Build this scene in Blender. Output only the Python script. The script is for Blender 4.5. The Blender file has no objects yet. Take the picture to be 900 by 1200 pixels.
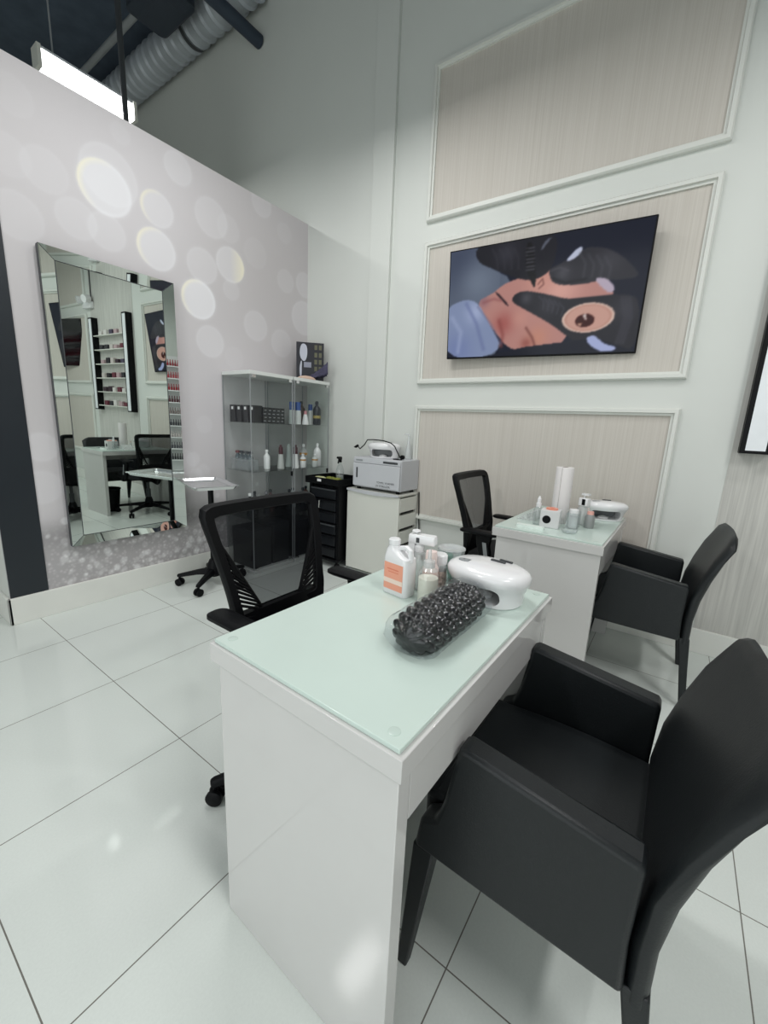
import bpy, bmesh, math, random
import numpy as np
from mathutils import Vector, Matrix
random.seed(7)
S = bpy.context.scene
C = S.collection
PI = math.pi

# ------------------------------------------------------------------ camera
cam_d = bpy.data.cameras.new('camera'); cam = bpy.data.objects.new('camera', cam_d); C.objects.link(cam)
RT = Vector((0.57978, -0.81357, 0.04427)); DN = Vector((-0.14342, -0.15539, -0.97739)); FW = Vector((0.80205, 0.56032, -0.20678))
R = Matrix((RT, -DN, -FW)).transposed().to_4x4()
cam.matrix_world = Matrix.Translation((0, 0, 1.27)) @ R
cam_d.sensor_width = 36; cam_d.sensor_fit = 'AUTO'; cam_d.lens = 482.97 * 36 / 1200
cam_d.clip_start = 0.02
S.camera = cam
# ------------------------------------------------------------------ exposure, world, lights
S.view_settings.view_transform = 'Standard'; S.view_settings.look = 'None'
S.view_settings.gamma = 1; S.view_settings.use_curve_mapping = False
S.view_settings.exposure = -0.29
W = bpy.data.worlds.new('world'); S.world = W; W.use_nodes = True
W.node_tree.nodes['Background'].inputs[0].default_value = (0.8, 0.9, 1.0, 1)
W.node_tree.nodes['Background'].inputs[1].default_value = 0.3

def area(name, loc, sx, sy, power, col=(1.0, 0.995, 0.985), target=None, spread=PI):
    d = bpy.data.lights.new(name, 'AREA'); d.shape = 'RECTANGLE'; d.size = sx; d.size_y = sy
    d.energy = power; d.color = col; d.spread = spread
    o = bpy.data.objects.new(name, d); C.objects.link(o); o.location = loc
    if target is not None:
        o.rotation_euler = (Vector(target) - Vector(loc)).to_track_quat('-Z', 'Y').to_euler()
    return o
area('linear_light_over_desks', (1.25, 1.4, 3.5), 0.22, 1.2, 33)
area('panel_light_back', (2.0, 1.85, 3.5), 0.3, 0.3, 10)
area('spot_panel_by_rack', (1.885, -0.757, 3.3), 0.20, 0.11, 14)
area('panel_light_entrance', (-1.31, 1.74, 3.6), 0.46, 0.25, 48)
area('fill_light_behind', (0.1, -1.7, 3.5), 1.2, 0.25, 62)  # added unseen fill, lightens the right side of the floor and under the armchair
area('front_fill_light', (-2.9, 0.0, 1.45), 5.0, 2.7, 82, (0.92, 0.97, 1.0), target=(3, 0.6, 1.0))  # broad cool fill added in front of the plain front wall, no window there
area('light_next_room', (1.72, 4.2, 3.66), 0.62, 0.12, 22)

# ------------------------------------------------------------------ helpers
def lin(c):
    if isinstance(c, str):
        c = tuple(int(c[i:i + 2], 16) / 255 for i in (0, 2, 4))
    return tuple((x / 12.92 if x <= 0.04045 else ((x + 0.055) / 1.055) ** 2.4) for x in c)

def nd(nt, t, **kw):
    n = nt.nodes.new(t)
    for k, v in kw.items(): setattr(n, k, v)
    return n

def mat(name, col, rough=0.5, metal=0.0, spec=0.5, coat=0.0, emit=0.0, var=0.04, vs=6.0, bump=0.0, bs=120.0, stretch=None, ccoat=0.03):
    m = bpy.data.materials.new(name); m.use_nodes = True
    nt = m.node_tree; b = nt.nodes['Principled BSDF']
    c = lin(col)
    tc = nd(nt, 'ShaderNodeTexCoord'); mp = nd(nt, 'ShaderNodeMapping')
    nt.links.new(tc.outputs['Object'], mp.inputs[0])
    if stretch: mp.inputs['Scale'].default_value = stretch
    nz = nd(nt, 'ShaderNodeTexNoise'); nz.inputs['Scale'].default_value = vs; nz.inputs['Detail'].default_value = 3
    nt.links.new(mp.outputs[0], nz.inputs['Vector'])
    rp = nd(nt, 'ShaderNodeValToRGB')
    rp.color_ramp.elements[0].position = 0.3; rp.color_ramp.elements[1].position = 0.7
    rp.color_ramp.elements[0].color = tuple(x * (1 - var) for x in c) + (1,)
    rp.color_ramp.elements[1].color = tuple(min(1, x * (1 + var)) for x in c) + (1,)
    nt.links.new(nz.outputs[0], rp.inputs[0]); nt.links.new(rp.outputs[0], b.inputs['Base Color'])
    b.inputs['Roughness'].default_value = rough; b.inputs['Metallic'].default_value = metal
    b.inputs['Specular IOR Level'].default_value = spec
    b.inputs['Coat Weight'].default_value = coat; b.inputs['Coat Roughness'].default_value = ccoat
    if emit:
        nt.links.new(rp.outputs[0], b.inputs['Emission Color']); b.inputs['Emission Strength'].default_value = emit
    if bump:
        n2 = nd(nt, 'ShaderNodeTexNoise'); n2.inputs['Scale'].default_value = bs; n2.inputs['Detail'].default_value = 4
        nt.links.new(mp.outputs[0], n2.inputs['Vector'])
        bp = nd(nt, 'ShaderNodeBump'); bp.inputs['Strength'].default_value = bump; bp.inputs['Distance'].default_value = 0.004
        nt.links.new(n2.outputs[0], bp.inputs['Height']); nt.links.new(bp.outputs[0], b.inputs['Normal'])
    return m

def clear(name, tint, gloss=0.08, rough=0.03, body=0.0, bodycol=(1, 1, 1), bump=0.0, bs=40, hi=0.7):
    """thin clear sheet: tinted see-through with a fresnel-weighted reflection and a little body colour"""
    m = bpy.data.materials.new(name); m.use_nodes = True
    nt = m.node_tree; nt.nodes.remove(nt.nodes['Principled BSDF']); out = nt.nodes['Material Output']
    tr = nd(nt, 'ShaderNodeBsdfTransparent'); tr.inputs[0].default_value = tuple(tint) + (1,)
    gl = nd(nt, 'ShaderNodeBsdfGlossy'); gl.inputs['Roughness'].default_value = rough
    df = nd(nt, 'ShaderNodeBsdfDiffuse'); df.inputs[0].default_value = tuple(bodycol) + (1,)
    mx0 = nd(nt, 'ShaderNodeMixShader'); mx0.inputs[0].default_value = body
    nt.links.new(tr.outputs[0], mx0.inputs[1]); nt.links.new(df.outputs[0], mx0.inputs[2])
    lw = nd(nt, 'ShaderNodeLayerWeight'); lw.inputs[0].default_value = 0.25
    mr = nd(nt, 'ShaderNodeMapRange'); mr.inputs['To Min'].default_value = gloss; mr.inputs['To Max'].default_value = hi
    pw = nd(nt, 'ShaderNodeMath', operation='POWER'); pw.inputs[1].default_value = 4.0; lw.inputs[0].default_value = 0.5
    nt.links.new(lw.outputs['Facing'], pw.inputs[0]); nt.links.new(pw.outputs[0], mr.inputs[0])
    mx = nd(nt, 'ShaderNodeMixShader'); nt.links.new(mr.outputs[0], mx.inputs[0])
    nt.links.new(mx0.outputs[0], mx.inputs[1]); nt.links.new(gl.outputs[0], mx.inputs[2])
    nt.links.new(mx.outputs[0], out.inputs[0])
    if bump:
        n2 = nd(nt, 'ShaderNodeTexNoise'); n2.inputs['Scale'].default_value = bs; n2.inputs['Detail'].default_value = 5
        bp = nd(nt, 'ShaderNodeBump'); bp.inputs['Strength'].default_value = bump; bp.inputs['Distance'].default_value = 0.01
        nt.links.new(n2.outputs[0], bp.inputs['Height']); nt.links.new(bp.outputs[0], gl.inputs['Normal'])
    return m

class MB:
    def __init__(s): s.bm = bmesh.new()
    def box(s, x0, x1, y0, y1, z0, z1, M=None):
        vs = [s.bm.verts.new((x, y, z)) for x in (x0, x1) for y in (y0, y1) for z in (z0, z1)]
        for f in ((0, 1, 3, 2), (4, 6, 7, 5), (0, 4, 5, 1), (2, 3, 7, 6), (0, 2, 6, 4), (1, 5, 7, 3)):
            s.bm.faces.new([vs[i] for i in f])
        if M is not None: bmesh.ops.transform(s.bm, matrix=M, verts=vs)
        return s
    def loft(s, rings, cap=True, closed=True, loop=False):
        R = [[s.bm.verts.new(p) for p in r] for r in rings]
        n = len(R[0]); m = n if closed else n - 1
        pairs = list(zip(R, R[1:])) + ([(R[-1], R[0])] if loop else [])
        for a, b in pairs:
            for i in range(m):
                j = (i + 1) % n
                s.bm.faces.new((a[i], a[j], b[j], b[i]))
        if cap and closed and not loop:
            s.bm.faces.new(R[0][::-1]); s.bm.faces.new(R[-1])
        return s
    def lathe(s, prof, n=28, c=(0, 0, 0), M=None, cap=True):
        rings = []
        for r, z in prof:
            ring = [Vector((c[0] + r * math.cos(2 * PI * i / n), c[1] + r * math.sin(2 * PI * i / n), c[2] + z)) for i in range(n)]
            rings.append([M @ p for p in ring] if M is not None else ring)
        return s.loft(rings, cap)
    def cyl(s, p0, p1, r0, r1=None, n=20):
        return s.tube([p0, p1], [r0, r0 if r1 is None else r1], n)
    def tube(s, pts, r, n=12):
        pts = [Vector(p) for p in pts]
        rs = r if isinstance(r, (list, tuple)) else [r] * len(pts)
        rings = []; up = None
        for i, p in enumerate(pts):
            d = (pts[min(i + 1, len(pts) - 1)] - pts[max(i - 1, 0)]).normalized()
            if up is None:
                up = Vector((0, 0, 1)) if abs(d.z) < 0.9 else Vector((1, 0, 0))
            a = d.cross(up).normalized(); up = a.cross(d).normalized()
            rings.append([p + (a * math.cos(2 * PI * k / n) + up * math.sin(2 * PI * k / n)) * rs[i] for k in range(n)])
        return s.loft(rings)
    def prism(s, poly, ax, a, b):
        def P(u, v, w):
            return {'x': (w, u, v), 'y': (u, w, v), 'z': (u, v, w)}[ax]
        return s.loft([[P(u, v, a) for u, v in poly], [P(u, v, b) for u, v in poly]])
    def quad(s, *pts):
        s.bm.faces.new([s.bm.verts.new(p) for p in pts]); return s
    def build(s, name, m, parent=None, bevel=0.0, seg=2, sub=0, ang=35, loc=None, solid=0.0):
        bmesh.ops.recalc_face_normals(s.bm, faces=s.bm.faces)
        me = bpy.data.meshes.new(name); s.bm.to_mesh(me); s.bm.free()
        for p in me.polygons: p.use_smooth = True
        me.set_sharp_from_angle(angle=math.radians(ang))
        me.materials.append(m)
        o = bpy.data.objects.new(name, me); C.objects.link(o)
        if parent is not None: o.parent = parent
        if loc is not None: o.location = loc
        if solid:
            q = o.modifiers.new('solid', 'SOLIDIFY'); q.thickness = solid; q.offset = 0
        if bevel:
            q = o.modifiers.new('bevel', 'BEVEL'); q.width = bevel; q.segments = seg; q.limit_method = 'ANGLE'; q.angle_limit = math.radians(40)
        if sub:
            q = o.modifiers.new('sub', 'SUBSURF'); q.levels = sub; q.render_levels = sub
        return o

def tag(o, label, cat, group=None):
    o['label'] = label; o['category'] = cat
    if group: o['group'] = group
    return o
def thing(name, label, cat, loc=(0, 0, 0), rz=0.0, group=None):
    o = bpy.data.objects.new(name, None); C.objects.link(o); o.empty_display_size = 0.1
    o.location = loc; o.rotation_euler = (0, 0, rz)
    return tag(o, label, cat, group)
def struct(o): o['kind'] = 'structure'; return o
def dup(root, loc, rz, label, group=None):
    def cp(o, p):
        c = o.copy(); C.objects.link(c)
        if p is not None: c.parent = p
        for ch in o.children: cp(ch, c)
        return c
    r = cp(root, None); r.location = loc; r.rotation_euler = (0, 0, rz); r['label'] = label
    if group: r['group'] = group
    return r
def boolean_cut(o, cutter):
    q = o.modifiers.new('cut', 'BOOLEAN'); q.object = cutter; q.operation = 'DIFFERENCE'; q.solver = 'EXACT'
    bpy.context.view_layer.update()
    dg = bpy.context.evaluated_depsgraph_get()
    me = bpy.data.meshes.new_from_object(o.evaluated_get(dg)); 
    o.modifiers.clear(); o.data = me
    for p in me.polygons: p.use_smooth = True
    me.set_sharp_from_angle(angle=math.radians(35))
    bpy.data.objects.remove(cutter)
def text_mesh(name, body, size, m, parent, M):
    cu = bpy.data.curves.new(name, 'FONT'); cu.body = body; cu.size = size; cu.extrude = 0.0004; cu.align_x = 'LEFT'
    t = bpy.data.objects.new(name, cu); C.objects.link(t)
    bpy.context.view_layer.update()
    me = bpy.data.meshes.new_from_object(t.evaluated_get(bpy.context.evaluated_depsgraph_get()))
    bpy.data.objects.remove(t); me.materials.clear(); me.materials.append(m); me.transform(M)
    o = bpy.data.objects.new(name, me); C.objects.link(o); o.parent = parent
    return o
def rrect(w, h, r, n=5, cx=0, cy=0):
    pts = []
    for sx, sy, a0 in ((1, 1, 0), (-1, 1, 90), (-1, -1, 180), (1, -1, 270)):
        for k in range(n + 1):
            a = math.radians(a0 + 90 * k / n)
            pts.append((cx + sx * (w / 2 - r) + r * math.cos(a), cy + sy * (h / 2 - r) + r * math.sin(a)))
    return pts

# ------------------------------------------------------------------ materials
M_wall = mat('painted wall', 'd3d6d1', 0.62, var=0.015, vs=1.5)
M_trim = mat('painted trim', 'd8dad4', 0.45, var=0.01)
M_base = mat('white baseboard', 'e2e3dd', 0.35, var=0.02)
M_ceil = mat('dark painted ceiling', '4c5866', 0.8, var=0.15)
M_black = mat('black plastic', '050609', 0.5, spec=0.18)
M_blackband = mat('black painted band', '20262c', 0.35)
M_leather = mat('black leatherette', '161a1c', 0.45, spec=0.4, bump=0.12, bs=260)
M_lam = mat('white gloss laminate', 'cccbc9', 0.03, var=0.01)
M_white = mat('white plastic', 'e9e9ea', 0.22, coat=0.4, var=0.01)
M_offwhite = mat('off white enamel', 'd9dad2', 0.4, var=0.01)
M_grey = mat('grey plastic', '8c9092', 0.4)
M_dkgrey = mat('dark grey plastic', '3c3f42', 0.5)
M_warm = mat('silver grey enamel', 'c3c5c9', 0.4, var=0.01)
M_steel = mat('brushed steel', 'e4e6e7', 0.25, metal=1.0, var=0.05, stretch=(1, 20, 1))
M_chrome = mat('chrome', 'dddddd', 0.08, metal=1.0)
M_mirror = mat('mirror silver', 'd9e2dd', 0.0, metal=1.0, var=0.0)
M_mint = mat('frosted mint glass', 'c9d9d1', 0.16, var=0.015, spec=0.5)
M_stud = mat('clear stud', 'c2d2ca', 0.2)
M_mintedge = mat('glass edge', '9fc2b2', 0.1, var=0.02)
M_glass = clear('display glass', (0.95, 0.97, 0.965), 0.03, 0.02)
M_clear = clear('clear plastic', (0.93, 0.95, 0.95), 0.08, 0.05, 0.10, (0.85, 0.87, 0.88))
M_clear2 = clear('cloudy plastic', (0.9, 0.92, 0.92), 0.08, 0.1, 0.35, (0.82, 0.84, 0.84))
M_wrap = clear('shiny wrap', (0.95, 0.96, 0.97), 0.03, 0.06, 0.0, bump=0.8, bs=45, hi=0.3)
M_mesh = clear('black mesh fabric', (0.36, 0.37, 0.38), 0.0, 0.6, 0.3, (0.012, 0.013, 0.015))

def wallpaper(name, c0, c1, sx=300, sz=2.0):
    m = bpy.data.materials.new(name); m.use_nodes = True; nt = m.node_tree; b = nt.nodes['Principled BSDF']
    tc = nd(nt, 'ShaderNodeTexCoord')
    def streak(s, z, seed):
        mp = nd(nt, 'ShaderNodeMapping'); mp.inputs['Scale'].default_value = (s, s, z); mp.inputs['Location'].default_value = (seed, seed, seed)
        nz = nd(nt, 'ShaderNodeTexNoise'); nz.inputs['Scale'].default_value = 1; nz.inputs['Detail'].default_value = 2
        nt.links.new(tc.outputs['Object'], mp.inputs[0]); nt.links.new(mp.outputs[0], nz.inputs['Vector']); return nz
    a = streak(sx, sz, 0); c = streak(sx * 0.3, sz * 0.6, 5)
    ad = nd(nt, 'ShaderNodeMath', operation='ADD'); nt.links.new(a.outputs[0], ad.inputs[0]); nt.links.new(c.outputs[0], ad.inputs[1])
    rp = nd(nt, 'ShaderNodeValToRGB'); rp.color_ramp.elements[0].position = 0.36; rp.color_ramp.elements[1].position = 0.64
    hf = nd(nt, 'ShaderNodeMath', operation='MULTIPLY'); hf.inputs[1].default_value = 0.5
    nt.links.new(ad.outputs[0], hf.inputs[0]); nt.links.new(hf.outputs[0], rp.inputs[0])
    rp.color_ramp.elements[0].color = lin(c0) + (1,); rp.color_ramp.elements[1].color = lin(c1) + (1,)
    nt.links.new(rp.outputs[0], b.inputs['Base Color']); b.inputs['Roughness'].default_value = 0.7
    return m
M_paper = wallpaper('beige strand wallpaper', 'bfb9b0', 'cac5bd', 420, 1.5)
M_paper2 = wallpaper('grey strand wallpaper', 'b6b5b0', 'cccbc5', 160, 3)

def floor_mat():
    m = bpy.data.materials.new('white porcelain tile'); m.use_nodes = True; nt = m.node_tree; b = nt.nodes['Principled BSDF']
    g = nd(nt, 'ShaderNodeTexCoord'); sp = nd(nt, 'ShaderNodeSeparateXYZ'); nt.links.new(g.outputs['Object'], sp.inputs[0])
    def grid(sock, off, step):
        a = nd(nt, 'ShaderNodeMath', operation='SUBTRACT'); a.inputs[1].default_value = off - 20 * step; nt.links.new(sock, a.inputs[0])
        d = nd(nt, 'ShaderNodeMath', operation='MODULO'); d.inputs[1].default_value = step; nt.links.new(a.outputs[0], d.inputs[0])
        e = nd(nt, 'ShaderNodeMath', operation='SUBTRACT'); e.inputs[1].default_value = step / 2; nt.links.new(d.outputs[0], e.inputs[0])
        f = nd(nt, 'ShaderNodeMath', operation='ABSOLUTE'); nt.links.new(e.outputs[0], f.inputs[0])
        h = nd(nt, 'ShaderNodeMath', operation='GREATER_THAN'); h.inputs[1].default_value = step / 2 - 0.0016; nt.links.new(f.outputs[0], h.inputs[0])
        return h
    a = grid(sp.outputs[0], 0.1246, 0.5985); c = grid(sp.outputs[1], 0.263, 0.5972)
    mx = nd(nt, 'ShaderNodeMath', operation='MAXIMUM'); nt.links.new(a.outputs[0], mx.inputs[0]); nt.links.new(c.outputs[0], mx.inputs[1])
    nz = nd(nt, 'ShaderNodeTexNoise'); nz.inputs['Scale'].default_value = 160; nt.links.new(g.outputs['Object'], nz.inputs['Vector'])
    rp = nd(nt, 'ShaderNodeValToRGB'); rp.color_ramp.elements[0].color = lin('d5dbd6') + (1,); rp.color_ramp.elements[1].color = lin('dee4df') + (1,)
    nt.links.new(nz.outputs[0], rp.inputs[0])
    mc = nd(nt, 'ShaderNodeMix', data_type='RGBA'); nt.links.new(mx.outputs[0], mc.inputs[0])
    nt.links.new(rp.outputs[0], mc.inputs[6]); mc.inputs[7].default_value = lin('77756f') + (1,)
    nt.links.new(mc.outputs[2], b.inputs['Base Color'])
    b.inputs['Roughness'].default_value = 0.08; b.inputs['Specular IOR Level'].default_value = 0.4
    return m
M_floor = floor_mat()

def vcol_mat(name, rough, emit=0.0, glitter=False):
    m = bpy.data.materials.new(name); m.use_nodes = True; nt = m.node_tree; b = nt.nodes['Principled BSDF']
    at = nd(nt, 'ShaderNodeVertexColor'); at.layer_name = 'print'
    b.inputs['Roughness'].default_value = rough
    if emit: b.inputs['Specular IOR Level'].default_value = 0.12
    src = at.outputs[0]
    if glitter:   # the sparkle print in the bottom band of the wallpaper
        g = nd(nt, 'ShaderNodeTexCoord'); vo = nd(nt, 'ShaderNodeTexVoronoi'); vo.inputs['Scale'].default_value = 42
        nt.links.new(g.outputs['Object'], vo.inputs['Vector'])
        rp = nd(nt, 'ShaderNodeValToRGB'); rp.color_ramp.elements[0].position = 0.0; rp.color_ramp.elements[0].color = (1.22, 1.22, 1.22, 1)
        rp.color_ramp.elements[1].position = 0.5; rp.color_ramp.elements[1].color = (0.92, 0.92, 0.92, 1)
        nt.links.new(vo.outputs['Distance'], rp.inputs[0])
        mr = nd(nt, 'ShaderNodeMix', data_type='RGBA', blend_type='MULTIPLY'); nt.links.new(at.outputs[1], mr.inputs[0])
        nt.links.new(at.outputs[0], mr.inputs[6]); nt.links.new(rp.outputs[0], mr.inputs[7]); src = mr.outputs[2]
    nt.links.new(src, b.inputs['Base Color'])
    if emit:
        b.inputs['Base Color'].default_value = (0.01, 0.01, 0.01, 1)
        for l in list(b.inputs['Base Color'].links): nt.links.remove(l)
        nt.links.new(src, b.inputs['Emission Color']); b.inputs['Emission Strength'].default_value = emit
    return m

def canvas(name, P00, PU, PV, nu, nv, fn, m, parent):
    """flat printed sheet: grid from corner P00 along PU and PV, colours from fn(u, v) -> rgba arrays (sRGB)"""
    P00, PU, PV = map(np.array, (P00, PU, PV))
    u, v = np.meshgrid(np.linspace(0, 1, nu), np.linspace(0, 1, nv)); u = u.ravel(); v = v.ravel()
    co = P00 + np.outer(u, PU) + np.outer(v, PV)
    idx = np.arange(nu * nv).reshape(nv, nu)
    f = np.stack([idx[:-1, :-1], idx[:-1, 1:], idx[1:, 1:], idx[1:, :-1]], -1).reshape(-1, 4)
    me = bpy.data.meshes.new(name); me.from_pydata(co.tolist(), [], f.tolist()); me.materials.append(m)
    rgba = fn(u, v); rgb = rgba[:, :3]
    rgba[:, :3] = np.where(rgb <= 0.04045, rgb / 12.92, ((rgb + 0.055) / 1.055) ** 2.4)
    ca = me.color_attributes.new('print', 'FLOAT_COLOR', 'POINT'); ca.data.foreach_set('color', rgba.astype(np.float32).ravel())
    o = bpy.data.objects.new(name, me); C.objects.link(o); o.parent = parent
    return o

# ------------------------------------------------------------------ setting
XB, YL = 3.0, 3.09
struct(MB().box(-3.3, XB + 0.15, -3.8, 7.2, -0.1, 0).build('floor', M_floor))
struct(MB().box(-3.3, XB + 0.15, -3.8, 7.2, 5.22, 5.32).build('ceiling', M_ceil))
struct(MB().box(XB, XB + 0.15, -3.8, 7.2, 0, 5.22).build('wall_back', M_wall))
struct(MB().box(-3.3, XB, -3.8, -3.65, 0, 5.22).build('wall_right', M_wall))
struct(MB().box(-3.3, -3.15, -3.65, 7.2, 0, 5.22).build('wall_front', M_wall))
struct(MB().box(-3.15, XB, 7.05, 7.2, 0, 5.22).build('wall_far', M_wall))
struct(MB().box(0.6, 0.78, YL + 0.16, 7.05, 0, 3.03).build('wall_side', M_wall))
wl = struct(MB().box(0.6, XB, YL, YL + 0.16, 0, 3.03).build('wall_left', M_wall))

BOKEH = [(1.34,2.68,0.180,0.35),(1.31,2.60,0.165,0.90),(1.62,2.61,0.122,0.50),(1.60,2.36,0.144,0.70),(1.14,2.37,0.121,0.25),(1.30,2.36,0.120,0.30),(1.01,2.56,0.125,0.18),(0.86,2.28,0.134,0.20),(1.42,2.94,0.065,0.15),(0.90,2.85,0.106,0.10),(0.85,2.56,0.114,0.12),(1.78,2.92,0.111,0.35),(2.02,2.71,0.147,0.30),(1.93,2.36,0.135,0.35),(1.89,2.12,0.150,1.00),(2.17,2.44,0.140,0.50),(1.97,1.84,0.130,0.40),(2.40,2.04,0.133,0.30),(2.68,1.95,0.131,0.25),(2.48,2.99,0.110,0.25),(2.72,2.86,0.090,0.12),(2.73,2.48,0.106,0.20),(2.96,2.51,0.120,0.30),(2.95,2.22,0.165,0.35),(2.17,2.26,0.084,0.20),(2.16,2.69,0.109,0.15),(2.41,2.60,0.125,0.10),(2.18,1.75,0.098,0.10),(0.84,1.05,0.096,0.30),(0.82,0.81,0.113,0.25),(1.78,0.94,0.064,0.30),(1.89,1.21,0.076,0.20),(1.80,0.81,0.065,0.25),(1.70,0.92,0.112,0.20),(1.86,0.84,0.066,0.20)]
def paint_bokeh(u, v):
    x = 0.6 + u * 2.4; z = v * 3.03
    n = len(u); rg = np.random.RandomState(3)
    col = np.tile(np.array([0.79, 0.775, 0.782]), (n, 1))
    wav = 0.02 * np.sin(x * 3.1 + z * 1.3) + 0.015 * np.sin(z * 4 - x * 2)
    col += wav[:, None] * np.array([1, 1, 1.1])
    col -= (np.clip((x - 1.7) / 1.3, 0, 1) * 0.012)[:, None] * np.array([0.6, 1.0, 0.9])
    for cx, cz, r, b in BOKEH:
        r = r * 0.93
        d = np.hypot((x - cx), z - cz)
        a = np.clip((r - d) / 0.012, 0, 1) * b * 0.62
        rim = np.exp(-((d - r * 0.95) / (0.06 * r + 0.006)) ** 2) * b * 0.18
        tgt = np.array([0.955, 0.955, 0.97])
        col += (tgt - col) * np.clip(a + rim, 0, 0.97)[:, None]
        if b >= 0.45:
            cr = np.clip((r - d) / 0.012, 0, 1) * np.clip((d - r * 0.72) / (r * 0.25), 0, 1) * np.clip(((cx - x) + 0.4 * (z - cz)) / r, 0, 1) if (cx, cz) != (2.17, 2.44) else np.clip((r - d) / 0.012, 0, 1) * np.clip(((x - cx)) / r, 0, 1)
            col += (np.array([0.985, 0.955, 0.82]) - col) * (cr * 0.7)[:, None]
    # glitter zone in the lowest part of the print: small sparkling dots
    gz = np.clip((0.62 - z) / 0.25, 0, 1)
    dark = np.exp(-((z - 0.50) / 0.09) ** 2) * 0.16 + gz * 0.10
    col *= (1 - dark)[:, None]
    for k in range(420):
        cx = rg.uniform(0.8, 3.0); cz = 0.16 + abs(rg.normal(0, 0.2)); r = rg.uniform(0.008, 0.028)
        if cz > 0.85: continue
        sel = (np.abs(x - cx) < r * 1.3) & (np.abs(z - cz) < r * 1.3)
        d = np.hypot(x[sel] - cx, z[sel] - cz)
        col[sel] += (0.93 - col[sel]) * (np.clip((r - d) / 0.008, 0, 1) * rg.uniform(0.15, 0.55))[:, None]
    return np.column_stack([np.clip(col, 0, 1), gz])
canvas('wallpaper', (0.6, YL - 0.002, 0), (2.4, 0, 0), (0, 0, 3.03), 301, 380, paint_bokeh, vcol_mat('bokeh print wallpaper', 0.5, glitter=True), wl)
struct(MB().box(0.602, 0.785, YL - 0.006, YL - 0.002, 0.165, 3.03).build('trim_1', M_blackband))

# baseboards
struct(MB().box(0.585, XB - 0.015, YL - 0.02, YL - 0.002, 0, 0.165).box(0.585, 0.6, YL - 0.02, 7.0, 0, 0.165).build('baseboard_left', M_base, bevel=0.003))
struct(MB().box(XB - 0.016, XB, -3.65, YL - 0.002, 0, 0.15).build('baseboard_back', M_base, bevel=0.003))
# pilaster
struct(MB().box(XB - 0.03, XB, 2.135, 2.335, 0.15, 5.22).build('trim_2', M_wall, bevel=0.002))
# wallpaper insets and mouldings
def frame(name, y0, y1, z0, z1, w=0.042, d=0.032):
    m = MB()
    out = [(y0, z0), (y1, z0), (y1, z1), (y0, z1)]
    rings = []
    for ins, dep in ((0, 0), (0, d * 0.7), (0.008, d), (w * 0.62, d), (w * 0.7, d * 0.55), (w, d * 0.5), (w, 0)):
        rings.append([(XB - dep, y0 + ins, z0 + ins), (XB - dep, y1 - ins, z0 + ins), (XB - dep, y1 - ins, z1 - ins), (XB - dep, y0 + ins, z1 - ins)])
    m.loft(rings, cap=False)
    return struct(m.build(name, M_trim, ang=20))
nt_ = 3
for (y0, y1) in ((0.03, 1.815), (-3.4, -1.62)):
    for z0, z1 in ((0.50, 1.437), (1.602, 2.63), (2.768, 3.76)):
        frame('trim_%d' % nt_, y0, y1, z0, z1); nt_ += 1
        struct(MB().box(XB - 0.004, XB, y0 + 0.03, y1 - 0.03, z0 + 0.03, z1 - 0.03).build('trim_%d' % nt_, M_paper)); nt_ += 1
struct(MB().box(XB - 0.004, XB, -1.5, -0.235, 0.15, 3.76).build('trim_%d' % nt_, M_paper2)); nt_ += 1

# ------------------------------------------------------------------ furniture: nail desks
def make_desk(label, loc, rz):
    t = thing('nail_desk', label, 'desk', loc, rz)
    MB().box(0, 0.834, 0, 0.534, 0.722, 0.766).build('tabletop', M_lam, t, bevel=0.0015)
    for x in (0.009, 0.79):
        MB().box(x, x + 0.035, 0.009, 0.512, 0, 0.722).build('side_panel', M_lam, t, bevel=0.0015)
    MB().box(0.047, 0.787, 0.010, 0.028, 0.61, 0.722).build('apron', M_lam, t, bevel=0.001)
    MB().box(0.008, 0.826, 0.010, 0.526, 0.766, 0.776).build('glass_top', M_mint, t, bevel=0.0015)
    for x in (0.035, 0.80):
        for y in (0.04, 0.495):
            MB().lathe([(0.011, 0), (0.011, 0.0006), (0.009, 0.001)], 20, (x, y, 0.776)).build('glass_stud', M_stud, t)
    return t
DZ = 0.7762
desk = make_desk('white gloss nail desk nearest the camera with mint frosted glass top', (0.468, 0.272, 0), math.radians(-1.4))
dup(desk, (2.075, 0.212, 0), math.radians(-0.8), 'white gloss nail desk against the panelled wall with mint glass top')

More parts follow.
